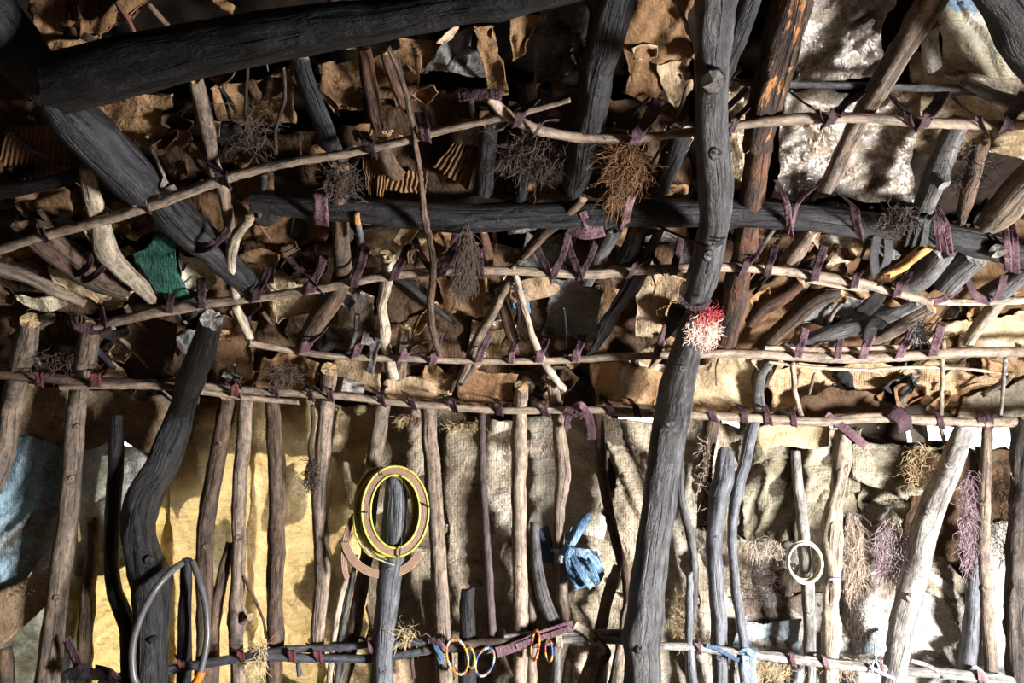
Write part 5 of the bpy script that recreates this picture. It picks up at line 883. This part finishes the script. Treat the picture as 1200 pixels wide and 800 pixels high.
strap_turn(r, 463, 599, 34, 48, 9, -.072)
strap_turn(r, 453, 602, 34, 50, 7, -.052, rot=8)
strap_turn(r, 449, 600, 29, 49, 6, -.05, rot=-8, a0=70, a1=285)
strap_turn(r, 450, 628, 46, 45, 10, -.045, rot=6, a0=20, a1=165, edges=False)
strap_turn(r, 418, 640, 14, 42, 7, -.04, rot=8, a0=110, a1=250, edges=False, cords=4)
for k, (x, y, dx, dy) in enumerate([(468, 648, 0, 9), (425, 600, 9, 0), (500, 592, 7, 4), (446, 552, 4, 8)]):
    cord('blackcord', [(x - dx * .7, y - dy * .7, -.082), (x, y, -.084), (x + dx * .7, y + dy * .7, -.082)], .8, r, 'stitch')
cord('blackcord', [(417, 622, -.07), (430, 640, -.075), (446, 654, -.075), (462, 659, -.07)], .6, r, 'loose_thread')
cord('creamcord', [(424, 632, -.07), (434, 650, -.07), (450, 658, -.07), (462, 662, -.07)], .5, r, 'loose_thread')
cord('blackcord', [(470, 556, -.08), (472, 590, -.075), (470, 640, -.085), (468, 652, -.085)], .5, r, 'loose_thread')
# grey tube loop
r = empty('tube_loop', P(215, 656, -.02)); tag(r, 'grey bent tube loop with orange taped end hanging at lower left', 'loop')
cord('greytube', [(213, 660, -.05), (202, 668, -.09), (184, 688, -.125), (168, 716, -.13), (157, 748, -.13), (155, 778, -.12), (160, 802, -.11), (180, 822, -.10), (215, 828, -.08)], 3.6, r, 'tube', sides=12)
cord('greytube', [(225, 657, -.05), (232, 676, -.06), (240, 705, -.06), (243, 740, -.06), (240, 766, -.06), (234, 790, -.06)], 3.4, r, 'tube', sides=12)
cord('orangetape', [(236, 787, -.06), (232, 796, -.06), (226, 806, -.06)], 4.6, r, 'taped_end', sides=12)['label'] = 'orange tape wrapped end'
cord('blackcord', [(211, 659, -.055), (218, 654, -.055), (227, 657, -.055)], 1, r, 'binding')
# cream ring
r = empty('cream_ring', P(943, 633, -.02)); tag(r, 'cream coiled ring hanging on the pale grey upright', 'ring')
for k, (d, o) in enumerate([(0, -.02), (1.6, -.025), (3.2, -.02), (.8, -.032)]):
    path = [P(*p) for p in ell(942 + .5 * k, 657 + k * .8, 19 + d * .5, 22 + d, o, rot=-12)]
    V, Fc, G, mi = tube_data(path, [1.3 * 2.25 / F] * len(path), 8, .05, k, False); link('coil', V, Fc, 'creamcord', r, G)
# bead bracelets on the lower rail
def bracelet(label, cx, cy, rx, ry, rot, mats, hw, n, off=-.035):
    r = empty('bead_bracelet', P(cx, cy - ry, off)); tag(r, label, 'bracelet', 'bead bracelets on the lower rail')
    for mi_, m in enumerate(mats):
        datas = []
        for i in range(n):
            if (i // 3) % len(mats) != mi_: continue
            a = 6.283 * i / n; rt = math.radians(rot); x = rx * math.cos(a); y = ry * math.sin(a)
            c = P(cx + x * math.cos(rt) - y * math.sin(rt), cy + x * math.sin(rt) + y * math.cos(rt), off - .006 * math.cos(a))
            for z in (-1, 0, 1):
                rr = hw * 2.2 / F; cc = c + Vector((0, z * rr * 1.3, 0))
                datas.append(tube_data([cc + Vector((0, 0, -rr)), cc, cc + Vector((0, 0, rr))], [rr * .6, rr, rr * .6], 6, 0, 0, True, jag=0))
        V, Fc, G, q = join(datas); link('bead_row', V, Fc, m, r, G)['kind'] = 'stuff'
bracelet('orange and white bead bracelet, leftmost on the lower rail', 536, 769, 12, 21, -14, ['whitebead', 'yellowbead', 'orangetape'], 1.3, 42)
bracelet('red and yellow bead bracelet beside the mauve strip', 627, 756, 4.5, 17, 6, ['redbead', 'yellowbead'], 1.5, 36)
bracelet('dark blue and yellow bead bracelet under the mauve strip', 643, 762, 4, 12, -4, ['bluebead', 'yellowbead', 'redbead'], 1.5, 30)
bracelet('grey speckled bead bracelet right of the orange one', 568, 775, 10, 17, 20, ['bluebead', 'browncord', 'whitebead'], 1.4, 36)
bracelet('yellow bead bracelet hanging behind the rail knot', 551, 770, 5, 12, -8, ['yellowbead', 'browncord'], 1.2, 28)
# denim rag: knot round the upright with a bunched tail and a pointed upper end
r = empty('blue_rag', P(656, 640, .0)); tag(r, 'bright blue denim rag knotted on the brown upright', 'cloth')
sheet('rag_end', 'denim', -.02, [(672, 616), (682, 606), (694, 602)], [(662, 640), (667, 642), (673, 641)], None, amp=.012, freq=16, parent=r, rag=2)
sheet('rag_body', 'denim', -.04, [(662, 640), (672, 640), (684, 644), (700, 648), (706, 662)], [(666, 684), (676, 693), (690, 690), (700, 684), (706, 672)], None, amp=.035, freq=10, kind='foil', parent=r, rag=2, ang=1.2)
strip('bluegreyrag', [(650, 648, .0), (653, 650, -.03), (660, 652, -.03), (664, 650, .0)], 16, r, 'knot')
strip('bluecloth', [(636, 618, .06), (640, 632, .05), (642, 648, .05), (642, 660, .06)], 13, r, 'shaded_tail')  # same rag; its shade is put into the colour with a darker blue
strip('denim', [(666, 644, -.05), (682, 648, -.07), (696, 656, -.07), (705, 670, -.05)], 9, r, 'fold')
strip('denim', [(668, 648, -.05), (676, 662, -.075), (684, 676, -.075), (694, 688, -.05)], 8, r, 'fold')
strip('denim', [(680, 646, -.05), (692, 662, -.08), (698, 676, -.075), (700, 684, -.05)], 7, r, 'fold')
strip('denim', [(660, 640, -.03), (664, 646, -.06), (670, 650, -.06)], 13, r, 'knot')
# pink fuzzy tuft under the pole tip, roots, straw: uncountable fibres
def tuft(name, label, cat, m, cx, cy, rx, ry, off, n, ln, hw, seed, grav=.3, spread=.04, curl=1.0, parent=None, dirx=0):
    rr = random.Random(seed); datas = []; n = int(n * 1.5); hw *= .6
    for i in range(n):
        a = rr.uniform(0, 6.283); q = math.sqrt(rr.random())
        p = P(cx + rx * q * math.cos(a), cy + ry * q * math.sin(a), off + rr.uniform(-spread, spread))
        d = Vector((rr.gauss(dirx, 1), rr.gauss(0, .6), rr.gauss(-grav * 2, 1))).normalized(); path = [p]; L = ln * rr.uniform(.5, 1.3)
        for k in range(6):
            d = (d + Vector((rr.gauss(0, 1), rr.gauss(0, 1), rr.gauss(-grav, 1))) * .45 * curl).normalized(); p = p + d * L / 6; path.append(p)
        rad = hw * 2.2 / F
        datas.append(tube_data(path, [rad, rad, rad, rad * .9, rad * .8, rad * .7, rad * .5], 3, 0, i, False))
    V, Fc, G, mi = join(datas); o = link(name, V, Fc, m, parent, G, smooth=False); o['kind'] = 'stuff'
    if parent is None: tag(o, label, cat)
    elif label: o['label'] = label
    return o
tuft('frayed_edge', None, None, 'bluecord', 700, 655, 6, 10, -.04, 50, .015, .5, 71, parent=r, spread=.01)
r = empty('fuzzy_tuft', P(822, 362, -.1)); tag(r, 'pink and white fuzzy bundle stuffed under the pole tip', 'tuft')
tuft('pink_fibre', None, None, 'pinkfuzz', 822, 386, 17, 18, -.11, 520, .032, .7, 11, parent=r, spread=.03)
tuft('red_fibre', None, None, 'redfuzz', 830, 368, 12, 8, -.12, 150, .03, .7, 12, parent=r, spread=.02)
tuft('dried_roots', 'rusty curly root ball above the beam at centre', 'roots', 'redroot', 732, 190, 24, 24, .0, 420, .06, .5, 21)
tuft('dried_roots', 'rusty root strands dangling over the beam at centre', 'roots', 'redroot', 724, 225, 7, 12, -.01, 70, .06, .5, 22, grav=.8)
tuft('dried_roots', 'brown rootlets in the dark left of the root ball', 'roots', 'darkroot', 625, 180, 40, 26, .04, 200, .06, .6, 23)
tuft('dried_roots', 'thin dark rootlets between beam and fourth rod at left', 'roots', 'darkroot', 400, 210, 20, 24, .03, 110, .06, .7, 24)
tuft('dried_grass', 'dark fibre tail hanging under the beam at centre', 'fibre', 'darkroot', 548, 290, 8, 30, .0, 160, .08, .8, 25, grav=1.4, curl=.4)
tuft('dried_grass', 'wispy fibre end hanging below the third rod', 'fibre', 'darkroot', 540, 335, 8, 10, -.01, 60, .05, .5, 26, grav=1)
tuft('dried_grass', 'dark frayed fibres on the beam at right', 'fibre', 'darkroot', 1052, 256, 22, 12, -.02, 320, .035, .7, 27)
tuft('dried_grass', 'small black wire tangle over the right second rod', 'fibre', 'blackcord', 1078, 388, 6, 14, -.02, 60, .04, .8, 28)
tuft('dried_roots', 'lilac rootlets left of the leaning pole', 'roots', 'lilacroot', 1045, 640, 20, 34, .05, 420, .07, .5, 29, grav=.8)
tuft('dried_roots', 'pale rootlets beside the pale split upright', 'roots', 'paleroot', 1000, 650, 14, 50, .05, 320, .06, .45, 30, grav=.8)
tuft('dried_roots', 'lilac rootlets around the shaded grey post', 'roots', 'lilacroot', 1135, 610, 10, 60, .03, 380, .06, .5, 31, grav=.8)
tuft('dried_grass', 'frayed straw at the head of the leaning pole', 'fibre', 'straw', 1080, 545, 18, 26, .04, 300, .05, .5, 32)
tuft('dried_grass', 'pale frayed burlap threads right of the centre post', 'fibre', 'paleroot', 828, 570, 8, 60, .06, 320, .04, .4, 33)
tuft('dried_grass', 'straw tangle low right of the centre post', 'fibre', 'straw', 800, 720, 16, 30, .05, 200, .05, .45, 34)
tuft('dried_grass', 'grey rootlets on the lower left of the pale upright', 'roots', 'darkroot', 885, 680, 26, 28, .06, 260, .05, .4, 35)
tuft('dried_grass', 'dry dark flower head on the left centre upright', 'fibre', 'darkroot', 366, 555, 8, 20, .0, 240, .03, .8, 36)
tuft('dried_grass', 'yellow green straw tied to the lower rail beside the stump', 'fibre', 'straw', 475, 745, 12, 10, -.01, 70, .06, .45, 37)
tuft('dried_grass', 'straw tuft at the left of the lower rail', 'fibre', 'straw', 305, 765, 8, 16, -.01, 80, .06, .6, 38)
tuft('dried_grass', 'frayed hem threads of the light burlap', 'fibre', 'paleroot', 625, 520, 26, 6, .07, 240, .03, .35, 39, grav=1)
tuft('dried_grass', 'frayed hem threads above the coiled strap', 'fibre', 'straw', 478, 492, 16, 6, .07, 160, .03, .35, 40)
tuft('dried_grass', 'frayed dark hem threads above the purplish stick', 'fibre', 'straw', 545, 500, 24, 5, .08, 200, .03, .35, 41)
tuft('dried_roots', 'dark hanging roots left of the pole tip', 'roots', 'darkroot', 300, 150, 18, 26, .03, 60, .07, .6, 42)
tuft('dried_grass', 'leafy litter on the left end of the wall rail', 'litter', 'darkroot', 70, 425, 45, 14, .05, 120, .05, .8, 43)
tuft('dried_grass', 'twig litter on the wall rail beside the left centre upright', 'litter', 'darkroot', 335, 435, 22, 12, .03, 70, .06, .9, 44)
tuft('dried_grass', 'brown litter in the right upper roof', 'litter', 'darkroot', 1130, 190, 36, 26, .06, 90, .05, .6, 45)
cord('darkroot', [(366, 475, -.005), (367, 500, -.01), (363, 525, -.01), (366, 545, -.01)], 2.6, None, 'dried_stem'); tag(bpy.context.scene.collection.objects[-1], 'reddish dry stem hanging on the left centre wall', 'stem')
# blue string
r = empty('blue_string', P(1032, 742, -.03)); tag(r, 'loose loops of pale blue string on the right lower rail', 'string')
cord('bluecord', [(1028, 742, -.03), (1036, 754, -.03), (1037, 762, -.03), (1030, 764, -.03), (1026, 772, -.035), (1030, 784, -.035), (1026, 800, -.03)], .9, r, 'strand')
cord('bluecord', [(1026, 750, -.03), (1025, 768, -.03), (1022, 786, -.035), (1030, 802, -.03)], .9, r, 'strand')
cord('lavender', [(1018, 780, -.03), (1032, 788, -.035), (1046, 794, -.035), (1058, 800, -.03)], 2.2, r, 'strand')

tuft('dried_grass', 'dark hanging fibre on the pale split upright', 'fibre', 'darkroot', 1005, 720, 8, 40, .04, 120, .05, .5, 51, grav=.8)
tuft('dried_grass', 'matted pale fibres beside the curved bluish stick', 'fibre', 'paleroot', 895, 640, 22, 10, .03, 160, .04, .4, 52, grav=.6)
tuft('dried_grass', 'dark straw matted at the head of the black barked post', 'fibre', 'darkroot', 1172, 600, 12, 60, .05, 200, .05, .4, 53, grav=.5)
tuft('dried_grass', 'pale straw scattered at the foot of the pale split upright', 'fibre', 'paleroot', 985, 780, 30, 12, .04, 120, .05, .4, 54)
tuft('dried_grass', 'pale straw on the lower rail right of the blue ribbon', 'fibre', 'straw', 905, 785, 24, 14, .03, 120, .05, .4, 55)
